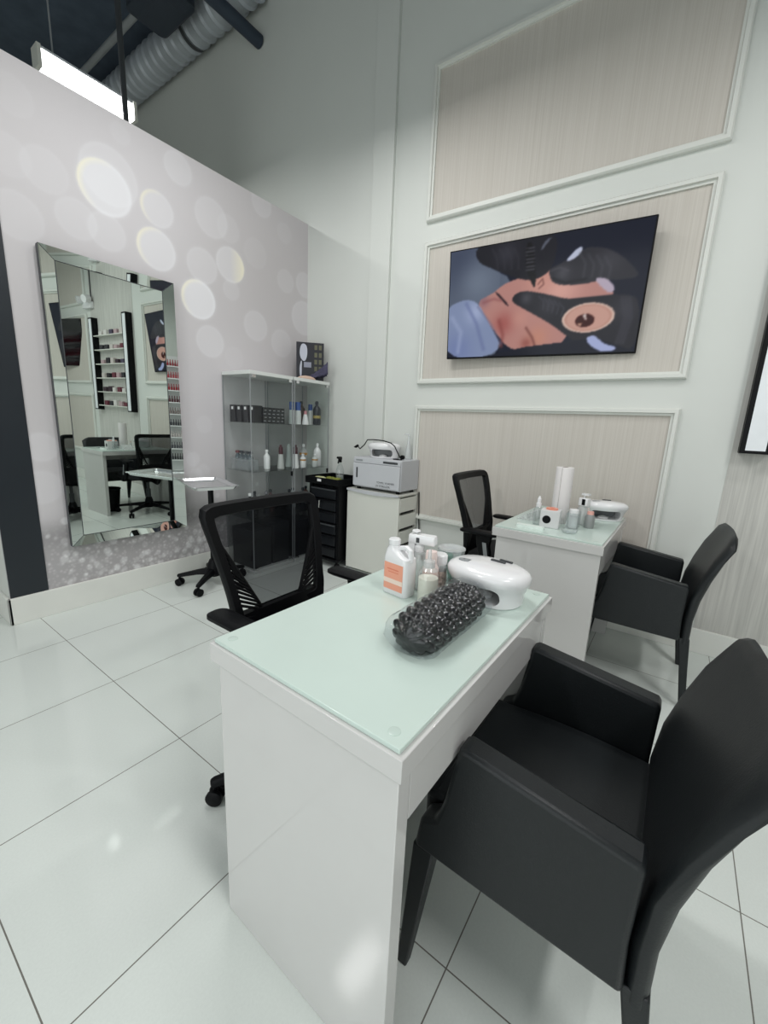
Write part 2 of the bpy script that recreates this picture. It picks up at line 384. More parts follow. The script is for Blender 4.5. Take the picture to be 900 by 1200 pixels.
# ------------------------------------------------------------------ furniture: armchairs
def make_armchair(label, loc, rz):
    t = thing('armchair', label, 'armchair', loc, rz, 'black leather armchairs at the nail desks')
    for s in (-1, 1):
        a = sorted((s * 0.275, s * 0.217))
        MB().prism([(-0.002, 0.345), (0.410, 0.352), (0.400, 0.43), (0.364, 0.452), (0.348, 0.51), (0.326, 0.645), (0.318, 0.652), (0.008, 0.611), (0.0, 0.603), (0.003, 0.45)], 'x', a[0], a[1]).build('arm_panel', M_leather, t, bevel=0.014, seg=4)
        MB().loft([[(s * 0.274, 0.362, 0.36), (s * 0.225, 0.362, 0.36), (s * 0.225, 0.412, 0.36), (s * 0.274, 0.412, 0.36)],
                   [(s * 0.282, 0.404, 0), (s * 0.256, 0.404, 0), (s * 0.256, 0.430, 0), (s * 0.282, 0.430, 0)]]).build('leg', M_leather, t, bevel=0.004)
        MB().loft([[(s * 0.266, 0.004, 0.36), (s * 0.212, 0.004, 0.36), (s * 0.212, -0.040, 0.36), (s * 0.266, -0.040, 0.36)],
                   [(s * 0.262, -0.020, 0.22), (s * 0.21, -0.022, 0.22), (s * 0.21, -0.056, 0.22), (s * 0.262, -0.054, 0.22)],
                   [(s * 0.245, -0.052, 0), (s * 0.22, -0.052, 0), (s * 0.22, -0.080, 0), (s * 0.245, -0.080, 0)]]).build('leg', M_leather, t, bevel=0.004)
    MB().box(-0.216, 0.216, 0.368, 0.418, 0.345, 0.45).build('front_rail', M_leather, t, bevel=0.012, seg=3)
    # seat with a crowned top
    m = MB(); rings = []
    for k in range(9):
        y = -0.02 + 0.42 * k / 8
        zt = 0.452 + 0.012 * math.sin(PI * k / 8)
        rings.append([(-0.215, y, 0.335), (0.215, y, 0.335), (0.215, y, zt - 0.012), (0.20, y, zt), (0.1, y, zt + 0.006), (0, y, zt + 0.008), (-0.1, y, zt + 0.006), (-0.20, y, zt), (-0.215, y, zt - 0.012)])
    m.loft(rings).build('seat_cushion', M_leather, t, bevel=0.006)
    MB().tube([(-0.2, -0.018, 0.458), (0.2, -0.018, 0.458)], 0.006, 8).build('seat_piping', M_leather, t)
    # backrest: curved profile, lofted across its width, rounded top corners
    prof = [(-0.003, 0.335), (0.002, 0.45), (-0.010, 0.55), (-0.033, 0.65), (-0.062, 0.75), (-0.092, 0.82), (-0.104, 0.848), (-0.118, 0.857), (-0.133, 0.848), (-0.125, 0.82), (-0.102, 0.75), (-0.074, 0.65), (-0.053, 0.55), (-0.040, 0.45), (-0.041, 0.335)]
    m = MB(); rings = []
    for x in (-0.268, -0.266, -0.260, -0.25, -0.23, -0.19, -0.1, 0, 0.1, 0.19, 0.23, 0.25, 0.260, 0.266, 0.268):
        e = max(0, (abs(x) - 0.17) / 0.098)
        ring = []
        for (y, z) in prof:
            w = max(0, (z - 0.55) / 0.32)
            zz = z - 0.05 * (e ** 2.2) * w ** 2
            yy = y - 0.025 * (1 - (x / 0.268) ** 2) * min(1, w * 2) * (1 if y > -0.12 else 0.5)
            q = max(0, (abs(x) - 0.236) / 0.032); th = math.sqrt(max(0.05, 1 - q * q * 0.92))
            yc = -0.022 - 0.095 * w - 0.03 * max(0, w - 0.3)
            yy = yc + (yy - yc) * th
            ring.append((x * (1 - 0.03 * w), yy, zz))
        rings.append(ring)
    m.loft(rings).build('backrest', M_leather, t, ang=85)
    return t
arm = make_armchair('black leather armchair pulled up to the nearest nail desk', (0.945, -0.063, 0), math.radians(-0.3))
dup(arm, (2.52, -0.125, 0), math.radians(2), 'black leather armchair at the nail desk by the panelled wall')

# ------------------------------------------------------------------ furniture: mesh task chairs
def by(z):   # depth of the reclined back at height z
    pts = [(0.44, 0.02), (0.55, -0.005), (0.65, 0.0), (0.77, 0.03), (0.88, 0.062), (1.0, 0.10)]
    for (z0, y0), (z1, y1) in zip(pts, pts[1:]):
        if z <= z1:
            f = max(0, (z - z0) / (z1 - z0)); return y0 + (y1 - y0) * f
    return pts[-1][1]
def bp(x, z, off=0.0): return (x, by(z) + off - 0.35 * x * x, z)
def poly_round(poly, r, n=4):
    out = []
    L = len(poly)
    for i in range(L):
        p = Vector(poly[i]); a = Vector(poly[i - 1]); b = Vector(poly[(i + 1) % L])
        da = (a - p); db = (b - p); ra = min(r, da.length * 0.45); rb = min(r, db.length * 0.45)
        p0 = p + da.normalized() * ra; p1 = p + db.normalized() * rb
        for k in range(n + 1):
            f = k / n; out.append(tuple(p0 * (1 - f) ** 2 + p * 2 * f * (1 - f) + p1 * f * f))
    return out
def resample(poly, n):
    P = [Vector(p) for p in poly] + [Vector(poly[0])]
    seg = [(P[i + 1] - P[i]).length for i in range(len(P) - 1)]; T = sum(seg); out = []
    i = 0; acc = 0
    for k in range(n):
        d = T * k / n
        while d > acc + seg[i]: acc += seg[i]; i += 1
        out.append(P[i].lerp(P[i + 1], (d - acc) / seg[i]))
    return out
def ray_ring(poly, c, angs):
    out = []
    P = [Vector(p) for p in poly]; c = Vector(c)
    for a in angs:
        d = Vector((math.cos(a), math.sin(a))); best = None
        for i in range(len(P)):
            p, q = P[i - 1], P[i]; e = q - p
            den = d.x * e.y - d.y * e.x
            if abs(den) < 1e-9: continue
            w = p - c; tt = (w.x * e.y - w.y * e.x) / den; uu = (w.x * d.y - w.y * d.x) / den
            if tt > 0 and -1e-6 <= uu <= 1 + 1e-6 and (best is None or tt > best): best = tt
        out.append(c + d * best)
    return out
def make_task_chair(label, loc, rz):
    t = thing('task_chair', label, 'office chair', loc, rz, 'black mesh task chairs')
    # local: sitter faces -y
    outer = poly_round([(-0.262, 0.995), (0.252, 0.995), (0.238, 0.86), (0.21, 0.70), (0.20, 0.46), (-0.20, 0.46), (-0.21, 0.70), (-0.238, 0.86)], 0.05)
    hole = poly_round([(-0.213, 0.955), (0.207, 0.955), (0.200, 0.86), (0.165, 0.62), (-0.165, 0.62), (-0.200, 0.86)], 0.012, 3)
    angs = [2 * PI * k / 96 for k in range(96)]
    O = ray_ring(outer, (0, 0.74), angs); Hh = ray_ring(hole, (0, 0.74), angs)
    def mid(a, b, f): return a.lerp(b, f)
    rings = []
    for f, off in ((0, 0.0), (0, 0.018), (0.12, 0.026), (0.55, 0.028), (1, 0.012), (1, 0.0), (0.9, -0.008), (0.12, -0.010)):
        rings.append([bp(mid(a, b, f).x, mid(a, b, f).y, off) for a, b in zip(O, Hh)])
    bf = MB().loft(rings, cap=False, loop=True).build('back_frame', M_black, t)
    # mesh fabric: trapezoid opening between the slotted wings
    tri = [(-0.195, 0.945), (0.195, 0.945), (0.195, 0.87), (0.10, 0.62), (-0.10, 0.62), (-0.195, 0.87)]
    m = MB(); rows = []
    for k in range(13):
        z = 0.62 + 0.337 * k / 12
        w = 0.212 if z >= 0.875 else 0.085 + 0.127 * (z - 0.62) / 0.255
        rows.append([bp(w * (2 * i / 10 - 1), z, 0.006) for i in range(11)])
    m.loft(rows, cap=False, closed=False).build('mesh_panel', M_mesh, t)
    # slotted wings
    for s in (-1, 1):
        m = MB()
        def wing(z): return (0.085 + 0.127 * (z - 0.62) / 0.255, 0.165 + 0.03 * (z - 0.62) / 0.24)
        m.tube([bp(s * (wing(z)[0]), z, 0.002) for z in [0.615 + 0.26 * k / 8 for k in range(9)]], 0.007, 6)
        z = 0.632
        while z < 0.80:
            a, b = wing(z); z2 = min(z + 0.035 * (b - a) / 0.07, 0.87)
            A = bp(s * a, z - 0.010, 0.0); B = bp(s * (b + 0.006), z + 0.030, 0.0)
            m.tube([A, B], 0.0051, 6); z += 0.0165
        m.build('slotted_wing', M_black, t)
    MB().loft([[(x, y + by(z) + 0.002, z) for x, y in rrect(0.36, 0.03, 0.014, 3)] for z in (0.45, 0.5, 0.56, 0.63)]).build('lumbar_cover', M_black, t)
    # seat
    rings = []
    for z, g in ((0.44, -0.02), (0.455, 0), (0.49, 0.002), (0.515, -0.012), (0.524, -0.05)):
        rings.append([(x, y, z - 0.02 * max(0, (-y - 0.38) / 0.1)) for x, y in rrect(0.50 + 2 * g, 0.48 + 2 * g, 0.09 + g, 6, 0, -0.255)])
    MB().loft(rings).build('seat', mat('black seat fabric', '101114', 0.8, bump=0.2), t)
    MB().box(-0.09, 0.09, -0.32, -0.06, 0.405, 0.44).build('seat_plate', M_black, t, bevel=0.01)
    m = MB().tube([(0, -0.08, 0.415), (0, 0.02, 0.40), (0, by(0.44) + 0.045, 0.43), (0, by(0.54) + 0.045, 0.54)], 0.022, 10); m.build('back_bracket', M_black, t)
    for s in (-1, 1):
        m = MB(); 
        m.loft([[(x, y, z) for x, y in rrect(w, l, 0.03, 4, s * 0.268, -0.12)] for z, w, l in ((0.662, 0.06, 0.22), (0.668, 0.075, 0.24), (0.678, 0.075, 0.24), (0.684, 0.06, 0.22))])
        arm_ = m.build('armrest', M_black, t)
        MB().loft([[(s * 0.268 + dx, y, z) for dx, y in ((-0.015, y0), (0.015, y0), (0.015, y1), (-0.015, y1))] for y0, y1, z in ((-0.20, -0.10, 0.664), (-0.19, -0.11, 0.60), (-0.22, -0.16, 0.45), (-0.25, -0.18, 0.425))]).build('armrest_post', M_black, t, bevel=0.006)
        MB().loft([[(s * 0.285, -0.165 + dy + 0.2 * (z - 0.6), z) for dy in (-0.012, 0.012)] + [(s * 0.288, -0.165 + dy + 0.2 * (z - 0.6), z) for dy in (0.012, -0.012)] for z in (0.50, 0.62)]).build('adjuster_plate', M_grey, t)
        MB().box(min(s * 0.12, s * 0.29), max(s * 0.12, s * 0.29), -0.245, -0.185, 0.415, 0.437).build('armrest_bracket', M_black, t, bevel=0.006)
    MB().lathe([(0.026, 0.20), (0.026, 0.30), (0.018, 0.30), (0.018, 0.41)], 18, (0, -0.2, 0)).build('gas_lift', M_dkgrey, t)
    star_base(t, (0, -0.2), 0.355, math.radians(149), 0.075)
    return t
def star_base(t, c, r, a0, hub=0.06, m_=None):
    m_ = m_ or M_black
    MB().lathe([(0.045, 0.07), (0.05, 0.09), (0.045, 0.16), (0.03, 0.20)], 20, (c[0], c[1], 0)).build('hub', m_, t)
    for k in range(5):
        a = a0 + 2 * PI * k / 5; d = Vector((math.cos(a), math.sin(a), 0)); n = Vector((-d.y, d.x, 0)); o = Vector((c[0], c[1], 0))
        rings = []
        for f, w, z0, z1 in ((0.03, 0.03, 0.085, 0.135), (r * 0.5, 0.024, 0.085, 0.118), (r, 0.018, 0.068, 0.092), (r + 0.012, 0.012, 0.072, 0.088)):
            p = o + d * f
            rings.append([p + n * w + Vector((0, 0, z0)), p - n * w + Vector((0, 0, z0)), p - n * w * 0.7 + Vector((0, 0, z1)), p + n * w * 0.7 + Vector((0, 0, z1))])
        leg = MB().loft(rings).build('base_arm', m_, t, bevel=0.005)
        p = o + d * (r - 0.004)
        m = MB(); w1 = n * 0.9 + d * 0.43; w1.normalize()
        for s in (-1, 1):
            m.tube([p + w1 * s * 0.006 + Vector((0, 0, 0.028)), p + w1 * s * 0.010 + Vector((0, 0, 0.028)), p + w1 * s * 0.022 + Vector((0, 0, 0.028)), p + w1 * s * 0.026 + Vector((0, 0, 0.028))], [0.024, 0.028, 0.028, 0.022], 18)
        m.cyl(p + Vector((0, 0, 0.03)), p + Vector((0, 0, 0.07)), 0.009, n=10)
        m.build('caster', m_, t)
tc = make_task_chair('black mesh task chair behind the nearest nail desk', (0.95, 1.11, 0), 0)
dup(tc, (2.54, 1.01, 0), 0, 'black mesh task chair against the panelled wall under the screen')

# ------------------------------------------------------------------ wall mirror
mt = thing('wall_mirror', 'tall rectangular mirror with angled mirrored border on the dotted grey wall', 'mirror', (1.30, YL - 0.003, 0.425))
ox0, ox1, oz0, oz1 = -0.378, 0.376, 0.0, 1.74
ix0, ix1, iz0, iz1 = -0.306, 0.300, 0.058, 1.672
YO, YI = -0.046, -0.030
def iy(x, z): return YI + 0.013 * x - 0.012 * (z - 0.9)
MB().box(ox0 + 0.003, ox1 - 0.003, -0.014, 0, oz0 + 0.003, oz1 - 0.003).loft([[(ox0, -0.012, oz0), (ox1, -0.012, oz0), (ox1, -0.012, oz1), (ox0, -0.012, oz1)], [(ox0, YO + 0.001, oz0), (ox1, YO + 0.001, oz0), (ox1, YO + 0.001, oz1), (ox0, YO + 0.001, oz1)]], cap=False).build('mirror_back', M_dkgrey, mt)
m = MB()
m.quad((ix0, iy(ix0, iz0), iz0), (ix1, iy(ix1, iz0), iz0), (ix1, iy(ix1, iz1), iz1), (ix0, iy(ix0, iz1), iz1)).build('mirror_pane', M_mirror, mt)
oc = [(ox0, oz0), (ox1, oz0), (ox1, oz1), (ox0, oz1)]; ic = [(ix0, iz0), (ix1, iz0), (ix1, iz1), (ix0, iz1)]
for i in range(4):
    j = (i + 1) % 4
    a, b = oc[i], oc[j]; c, d = ic[j], ic[i]
    MB().quad((a[0], YO, a[1]), (b[0], YO, b[1]), (c[0], iy(*c) - 0.001, c[1]), (d[0], iy(*d) - 0.001, d[1])).build('bevelled_border', M_mirror, mt)
    g = MB(); g.tube([(c[0], iy(*c) - 0.002, c[1]), (d[0], iy(*d) - 0.002, d[1])], 0.0018, 6)
    g.tube([(a[0], YO, a[1]), (d[0], iy(*d) - 0.002, d[1])], 0.0014, 6)
    g.build('joint_line', M_dkgrey, mt)

# ------------------------------------------------------------------ televisions
def homog(src, dst):
    A = []
    for (x, y), (u, v) in zip(src, dst):
        A.append([x, y, 1, 0, 0, 0, -u * x, -u * y, -u]); A.append([0, 0, 0, x, y, 1, -v * x, -v * y, -v])
    return np.linalg.svd(np.array(A))[2][-1].reshape(3, 3)
HM = homog([(85, 197), (813, 66), (734, 551), (74, 570)], [(0, 1), (1, 1), (1, 0), (0, 0)])
def tp(pts):
    r = []
    for x, y in pts:
        q = HM @ np.array([x, y, 1.0]); r.append((q[0] / q[2], q[1] / q[2]))
    return r
def chaikin(p, it=2):
    for _ in range(it):
        q = []
        for i in range(len(p)):
            a = np.array(p[i]); b = np.array(p[(i + 1) % len(p)])
            q += [tuple(a * 0.75 + b * 0.25), tuple(a * 0.25 + b * 0.75)]
        p = q
    return p
def inside(u, v, poly):
    ins = np.zeros(len(u), bool); j = len(poly) - 1
    for i in range(len(poly)):
        (xi, yi), (xj, yj) = poly[i], poly[j]
        c = ((yi > v) != (yj > v)) & (u < (xj - xi) * (v - yi) / (yj - yi + 1e-12) + xi)
        ins ^= c; j = i
    return ins
def paint_screen(u, v):
    col = np.tile(np.array([26, 30, 46]) / 255, (len(u), 1))
    def blob(c, r, color, amt, mask):
        (cx, cy), = tp([c]); d = np.hypot((u - cx) * 1.75, v - cy); w = np.exp(-(d / r) ** 2) * amt * mask
        col[:] += (np.array(color) / 255 - col) * w[:, None]
    def fill(pts, color, sm=2):
        mk = inside(u, v, chaikin(tp(pts), sm) if sm else tp(pts)); col[mk] = np.array(color) / 255; return mk
    fill([(60, 180), (185, 170), (200, 240), (310, 295), (260, 350), (190, 380), (285, 575), (60, 580)], (96, 106, 124), 1)
    blob((120, 230), 0.3, (60, 68, 90), 0.8, u < 0.33); blob((180, 300), 0.2, (122, 134, 152), 0.8, u < 0.3)
    sk = fill([(165, 375), (235, 342), (265, 312), (330, 285), (440, 250), (600, 290), (670, 335), (640, 380), (500, 370), (500, 520), (400, 535), (300, 548), (255, 500)], (190, 138, 130))
    blob((470, 330), 0.16, (226, 172, 160), 0.9, sk); blob((400, 290), 0.12, (214, 155, 140), 0.8, sk); blob((270, 450), 0.10, (168, 92, 88), 0.85, sk)
    blob((330, 430), 0.08, (206, 150, 138), 0.7, sk); blob((390, 500), 0.10, (204, 142, 120), 0.8, sk); blob((350, 520), 0.05, (150, 84, 76), 0.8, sk); blob((200, 370), 0.06, (150, 112, 122), 0.8, sk)
    tw = fill([(60, 400), (130, 362), (180, 372), (215, 440), (278, 560), (60, 580)], (136, 150, 184)); blob((170, 410), 0.10, (176, 188, 222), 0.8, tw); blob((110, 540), 0.15, (116, 130, 178), 0.7, tw)
    fill([(238, 336), (250, 340), (275, 365), (290, 388), (284, 388), (262, 364)], (48, 34, 42), 1)
    gl = fill([(170, 170), (390, 120), (470, 140), (445, 250), (400, 290), (340, 298), (230, 255), (175, 230)], (34, 34, 42)); blob((280, 200), 0.10, (58, 58, 68), 0.8, gl)
    fill([(350, 160), (374, 160), (386, 285), (380, 330), (362, 290), (346, 250)], (22, 22, 26), 1)
    for k in range(7):
        y = 180 + k * 13; fill([(348, y), (380, y - 4), (381, y + 1), (349, y + 5)], (70, 70, 78), 0)
    g2 = fill([(430, 255), (470, 238), (530, 200), (570, 175), (650, 182), (725, 235), (760, 290), (640, 295), (500, 316), (445, 308), (432, 280)], (50, 50, 57)); blob((480, 270), 0.06, (84, 84, 92), 0.7, g2); blob((650, 220), 0.10, (72, 72, 80), 0.6, g2)
    fill([(488, 226), (512, 200), (540, 174), (554, 184), (528, 214), (508, 226)], (196, 202, 224), 1)
    fill([(400, 185), (420, 150), (445, 140), (430, 155), (405, 190)], (90, 94, 108), 1)
    fill([(588, 290), (635, 286), (668, 325), (650, 345), (620, 325)], (190, 176, 194), 1)
    g3 = fill([(296, 372), (308, 345), (345, 332), (420, 344), (500, 366), (600, 350), (700, 345), (760, 360), (740, 560), (600, 570), (500, 500), (440, 452), (350, 402)], (42, 42, 49)); blob((350, 360), 0.05, (86, 86, 94), 0.7, g3); blob((430, 385), 0.08, (64, 64, 72), 0.7, g3); blob((700, 400), 0.10, (62, 62, 70), 0.7, g3)
    (cx, cy), = tp([(568, 430)]); e = np.hypot((u - cx) / 0.122, (v - cy) / 0.122)
    col[e < 1] = np.array([222, 192, 178]) / 255; col[e < 0.9] = np.array([198, 150, 136]) / 255; col[e < 0.8] = np.array([208, 162, 148]) / 255
    (cx, cy), = tp([(558, 440)]); e = np.hypot((u - cx) / 0.045, (v - cy) / 0.055); col[e < 1] = np.array([62, 24, 24]) / 255
    fill([(548, 420), (562, 416), (566, 440), (558, 436)], (206, 190, 186), 0)
    fill([(530, 452), (548, 448), (545, 462)], (190, 150, 130), 0)
    fill([(262, 556), (330, 535), (420, 524), (520, 512), (600, 500), (760, 560), (740, 580), (60, 590)], (28, 31, 44), 1)
    fill([(556, 504), (590, 490), (612, 510), (630, 524), (672, 535), (660, 550), (600, 550)], (172, 182, 224), 1)
    def stroke(pts, color, w=0.006, amt=0.6):
        q = chaikin(tp(pts), 0); d = np.full(len(u), 9.0)
        for (x0, y0), (x1, y1) in zip(q, q[1:]):
            ex, ey = (x1 - x0) * 1.77, y1 - y0; L = ex * ex + ey * ey + 1e-9
            t = np.clip((((u - x0) * 1.77) * ex + (v - y0) * ey) / L, 0, 1)
            d = np.minimum(d, np.hypot((u - x0) * 1.77 - t * ex, v - y0 - t * ey))
        a = np.exp(-(d / w) ** 2) * amt; col[:] += (np.array(color) / 255 - col) * a[:, None]
    stroke([(350, 465), (372, 500), (380, 525)], (110, 60, 56), 0.012, 0.7); stroke([(255, 440), (268, 490), (262, 530)], (140, 72, 70), 0.02, 0.6)
    stroke([(200, 375), (236, 362), (262, 368)], (150, 92, 92), 0.014, 0.6); stroke([(180, 390), (225, 450), (262, 520)], (110, 110, 140), 0.012, 0.5)
    stroke([(392, 310), (408, 290), (412, 310), (395, 325)], (90, 52, 50), 0.006, 0.7)
    for k in range(5): stroke([(395 + 18 * k, 352 + 6 * k), (412 + 18 * k, 372 + 6 * k), (410 + 16 * k, 398 + 6 * k)], (74, 74, 84), 0.007, 0.6)
    for k in range(4): stroke([(540 + 30 * k, 200 + 4 * k), (560 + 30 * k, 235 + 5 * k), (552 + 30 * k, 285)], (78, 78, 86), 0.010, 0.5); stroke([(230 + 26 * k, 185), (245 + 26 * k, 215), (250 + 24 * k, 255)], (58, 58, 66), 0.010, 0.5)
    stroke([(440, 262), (470, 250), (500, 262)], (86, 86, 94), 0.008, 0.6); stroke([(445, 290), (490, 305), (560, 292)], (26, 26, 32), 0.012, 0.6)
    for k in range(3): stroke([(690 + 14 * k, 360), (700 + 12 * k, 430), (670 + 12 * k, 520)], (70, 70, 80), 0.014, 0.5)
    stroke([(140, 380), (175, 450), (200, 540)], (108, 120, 164), 0.02, 0.6); stroke([(90, 430), (120, 480), (110, 550)], (168, 180, 214), 0.025, 0.5)
    g = col.reshape(148, 260, 3)
    for _ in range(2):
        p_ = np.pad(g, ((1, 1), (1, 1), (0, 0)), mode='edge')
        g = (p_[1:-1, 1:-1] * 2 + p_[:-2, 1:-1] + p_[2:, 1:-1] + p_[1:-1, :-2] + p_[1:-1, 2:]) / 6
    col = g.reshape(-1, 3)
    return np.column_stack([np.clip(col, 0, 1), np.ones(len(u))])
M_screen = vcol_mat('lit screen picture', 0.12, emit=0.95)
M_off = mat('switched off screen', '0b0c10', 0.08)
def make_tv(label, loc, rot, lit):
    t = thing('wall_television', label, 'television', loc); t.rotation_euler = rot
    # local: screen faces -x, right edge towards -y
    MB().box(0, 0.03, -0.615, 0.615, -0.3525, 0.3525).build('bezel', M_black, t, bevel=0.003)
    MB().box(0.03, 0.062, -0.40, 0.40, -0.30, 0.12).build('rear_housing', M_black, t, bevel=0.012)
    if lit:
        canvas('screen', (-0.0008, 0.607, -0.342), (0, -1.214, 0), (0, 0, 0.687), 260, 148, paint_screen, M_screen, t)
    else:
        MB().box(-0.001, 0, -0.607, 0.607, -0.342, 0.345).build('screen', M_off, t)
    MB().box(0.062, 0.075, -0.20, 0.20, -0.18, 0.05).build('wall_bracket', M_dkgrey, t, bevel=0.002)
    return t
from mathutils import Euler
tvR = Matrix.Rotation(0, 3, 'X')
def tv_rot(yaw, tilt, roll):
    r = Matrix.Rotation(yaw, 3, 'Z')
    right = r @ Vector((0, -1, 0)); r = Matrix.Rotation(tilt, 3, right) @ r
    n = r @ Vector((-1, 0, 0)); r = Matrix.Rotation(roll, 3, n) @ r
    return r.to_euler()
make_tv('wall screen showing gloved hands tattooing a brow', (2.9033, 0.9114, 2.1122), tv_rot(0.033, 0.1239, -0.017), True)
make_tv('dark switched off wall screen on the second panel, seen in the mirror', (2.86, -2.45, 2.22), tv_rot(-0.25, 0.1, 0), False)

# ------------------------------------------------------------------ polish rack on the wall
rk = thing('polish_rack', 'black wall rack with white lit uprights right of the panels', 'rack', (XB, -0.26, 1.206))
M_acr = mat('white acrylic light strip', 'dfe3e6', 0.3, emit=0.08)
for y0 in (-0.128, -1.16):
    MB().box(-0.085, -0.004, y0, y0 + 0.128, 0, 1.33).build('upright', M_black, rk, bevel=0.002)
    MB().box(-0.087, -0.085, y0 + 0.024, y0 + 0.106, 0.016, 1.31).build('light_strip', M_acr, rk)
RZ = [0.06, 0.26, 0.46, 0.66, 0.86, 1.06]
for z in RZ:
    MB().box(-0.08, -0.004, -1.03, -0.13, z, z + 0.012).build('shelf', M_offwhite, rk)
RC = ['6c3340', '2a2a30', '4b4458', 'd6d2cf', '3a2b35', 'b9a0a4', '26262b', 'c8c0bc']
ords = ['first', 'second', 'third', 'fourth', 'fifth', 'sixth', 'seventh', 'eighth', 'ninth', 'tenth']
cmat = {}
def cm(c, r=0.35):
    if (c, r) not in cmat: cmat[(c, r)] = mat('colour ' + c, c, r)
    return cmat[(c, r)]
lev = ['bottom', 'second lowest', 'third lowest', 'third highest', 'second highest', 'top']
for i, z in enumerate(RZ):
    for k in range(5):
        y = -0.26 - 0.24 - k * 0.15 - random.uniform(-0.02, 0.02)
        b = MB().box(-0.022, 0.022, -0.045, 0.045, 0, random.uniform(0.05, 0.085)).build('polish_box', cm(random.choice(RC)), loc=(XB - 0.042, y, 1.206 + z + 0.0125), bevel=0.003)
        tag(b, '%s polish box from the right on the %s shelf of the wall rack' % (ords[k], lev[i]), 'box', 'polish boxes on the wall rack')
em = thing('emergency_light', 'white twin head emergency light above the wall rack, seen in the mirror', 'lamp', (XB, -1.50, 2.68))
MB().box(-0.06, -0.002, -0.13, 0.13, 0, 0.10).build('housing', M_white, em, bevel=0.01)
for s in (-1, 1):
    MB().cyl((-0.05, s * 0.10, 0.13), (-0.13, s * 0.12, 0.11), 0.05, 0.055).build('lamp_head', M_white, em)
tag(MB().tube([(XB - 0.012, -1.42, 5.2), (XB - 0.012, -1.42, 4.0), (XB - 0.012, -1.43, 2.79)], 0.008, 8).build('power_cable', M_dkgrey), 'dark cable running down the wall to the emergency light', 'cable')

# ------------------------------------------------------------------ product shelves opposite (seen in the mirror edge)
sh = thing('product_shelf', 'white shelf of polish bottles facing the mirror, seen in its right edge', 'shelf', (1.75, -3.63, 0))
MB().box(-0.85, -0.82, 0, 0.22, 0, 2.4).box(0.82, 0.85, 0, 0.22, 0, 2.4).box(-0.82, 0.82, 0, 0.01, 0, 2.4).build('carcass', M_white, sh)
for k in range(9):
    MB().box(-0.82, 0.82, 0.01, 0.22, 0.25 + k * 0.24, 0.27 + k * 0.24).build('shelf_board', M_white, sh)
for k in range(9):
    m = MB(); 
    for i in range(34):
        x = 1.75 - 0.79 + i * 0.047
        m.lathe([(0.016, 0), (0.018, 0.01), (0.018, 0.06), (0.008, 0.068), (0.009, 0.07), (0.007, 0.13)], 8, (x, -3.50, 0.2705 + k * 0.24))
    o = m.build('polish_bottles', cm(['2b2b30', '55555c', 'c9c0be', '3b3b42', '8d7f7c', '5c2a34', 'a3182a', 'b8434f', 'a3202f'][k])); o['kind'] = 'stuff'
    tag(o, 'row of polish bottles on the %s board of the opposite shelf' % ords[k], 'bottles')

# ------------------------------------------------------------------ display cabinets
M_cabw = mat('white cabinet metal', 'd6d9d6', 0.35, var=0.01)
def make_cabinet(label, loc):
    t = thing('glass_display_cabinet', label, 'cabinet', loc, 0, 'glass display cabinets')
    w, d, h = 0.434, 0.36, 1.63
    MB().box(0, w, 0, d, 0.0, 0.032).build('plinth', M_cabw, t, bevel=0.004)
    MB().box(0, w, 0, d, h - 0.028, h).build('lid', M_cabw, t, bevel=0.003)
    for x in (0.006, w - 0.006):
        for y in (0.006, d - 0.006):
            MB().box(x - 0.0035, x + 0.0035, y - 0.0035, y + 0.0035, 0.032, h - 0.028).build('corner_rod', M_grey, t)
    for k, (a, b) in enumerate((((0.014, 0.003), (w - 0.014, 0.006)), ((0.014, d - 0.006), (w - 0.014, d - 0.003)), ((0.003, 0.014), (0.006, d - 0.014)), ((w - 0.006, 0.014), (w - 0.003, d - 0.014)))):
        MB().quad((a[0], a[1], 0.033), (b[0] if k < 2 else a[0], a[1] if k < 2 else b[1], 0.033), (b[0] if k < 2 else a[0], a[1] if k < 2 else b[1], h - 0.03), (a[0], a[1], h - 0.03)).build('glass_door' if k == 0 else 'glass_pane', M_glass, t)
    for z in (0.46, 0.85, 1.235):
        MB().box(0.012, w - 0.012, 0.012, d - 0.012, z, z + 0.005).build('glass_shelf', M_glass, t)
    for x in (0.02, w - 0.05):
        MB().box(x, x + 0.03, -0.004, 0.010, h - 0.05, h - 0.028).box(x, x + 0.03, -0.004, 0.010, 0.032, 0.047).build('door_hinge', M_chrome, t)
    MB().box(w - 0.03, w - 0.018, -0.012, 0.002, 0.80, 0.84).build('door_knob', M_black, t)
    return t
cab = make_cabinet('glass display cabinet beside the steel tray stand', (2.05, 2.72, 0))
dup(cab, (2.496, 2.72, 0), 0, 'glass display cabinet in the corner carrying the hair box')

def bottle(name, label, cat, loc, prof, m, cap=None, capm=None, group=None, lab=None, labm=None, n=20, extra=None):
    t = thing(name, label, cat, loc, random.uniform(0, 6), group)
    MB().lathe(prof, n).build('body', m, t)
    if cap: MB().lathe(cap, n).build('cap', capm, t)
    if lab: MB().lathe(lab, n, cap=False).build('label_band', labm, t)
    if extra: extra(t)
    return t
def tube_prof(r, h): # standing squeeze tube tapering to a flat end up
    return [(r, 0), (r * 1.0, h * 0.05), (r * 0.95, h * 0.3), (r * 0.6, h * 0.85), (r * 0.45, h)]
def bot_prof(r, h, neck=0.35): return [(r * 0.9, 0), (r, 0.006), (r, h * 0.62), (r * 0.9, h * 0.7), (r * neck, h * 0.82), (r * neck, h * 0.88)]
def cap_prof(r, h, neck=0.35): return [(r * neck + 0.003, h * 0.87), (r * neck + 0.003, h * 0.98), (r * neck * 0.6, h)]
T1, T2, T3, T0 = 1.2405, 0.8555, 0.4655, 0.0325
M_blackbox = mat('black printed carton', '1b1d22', 0.35, var=0.5, vs=40)
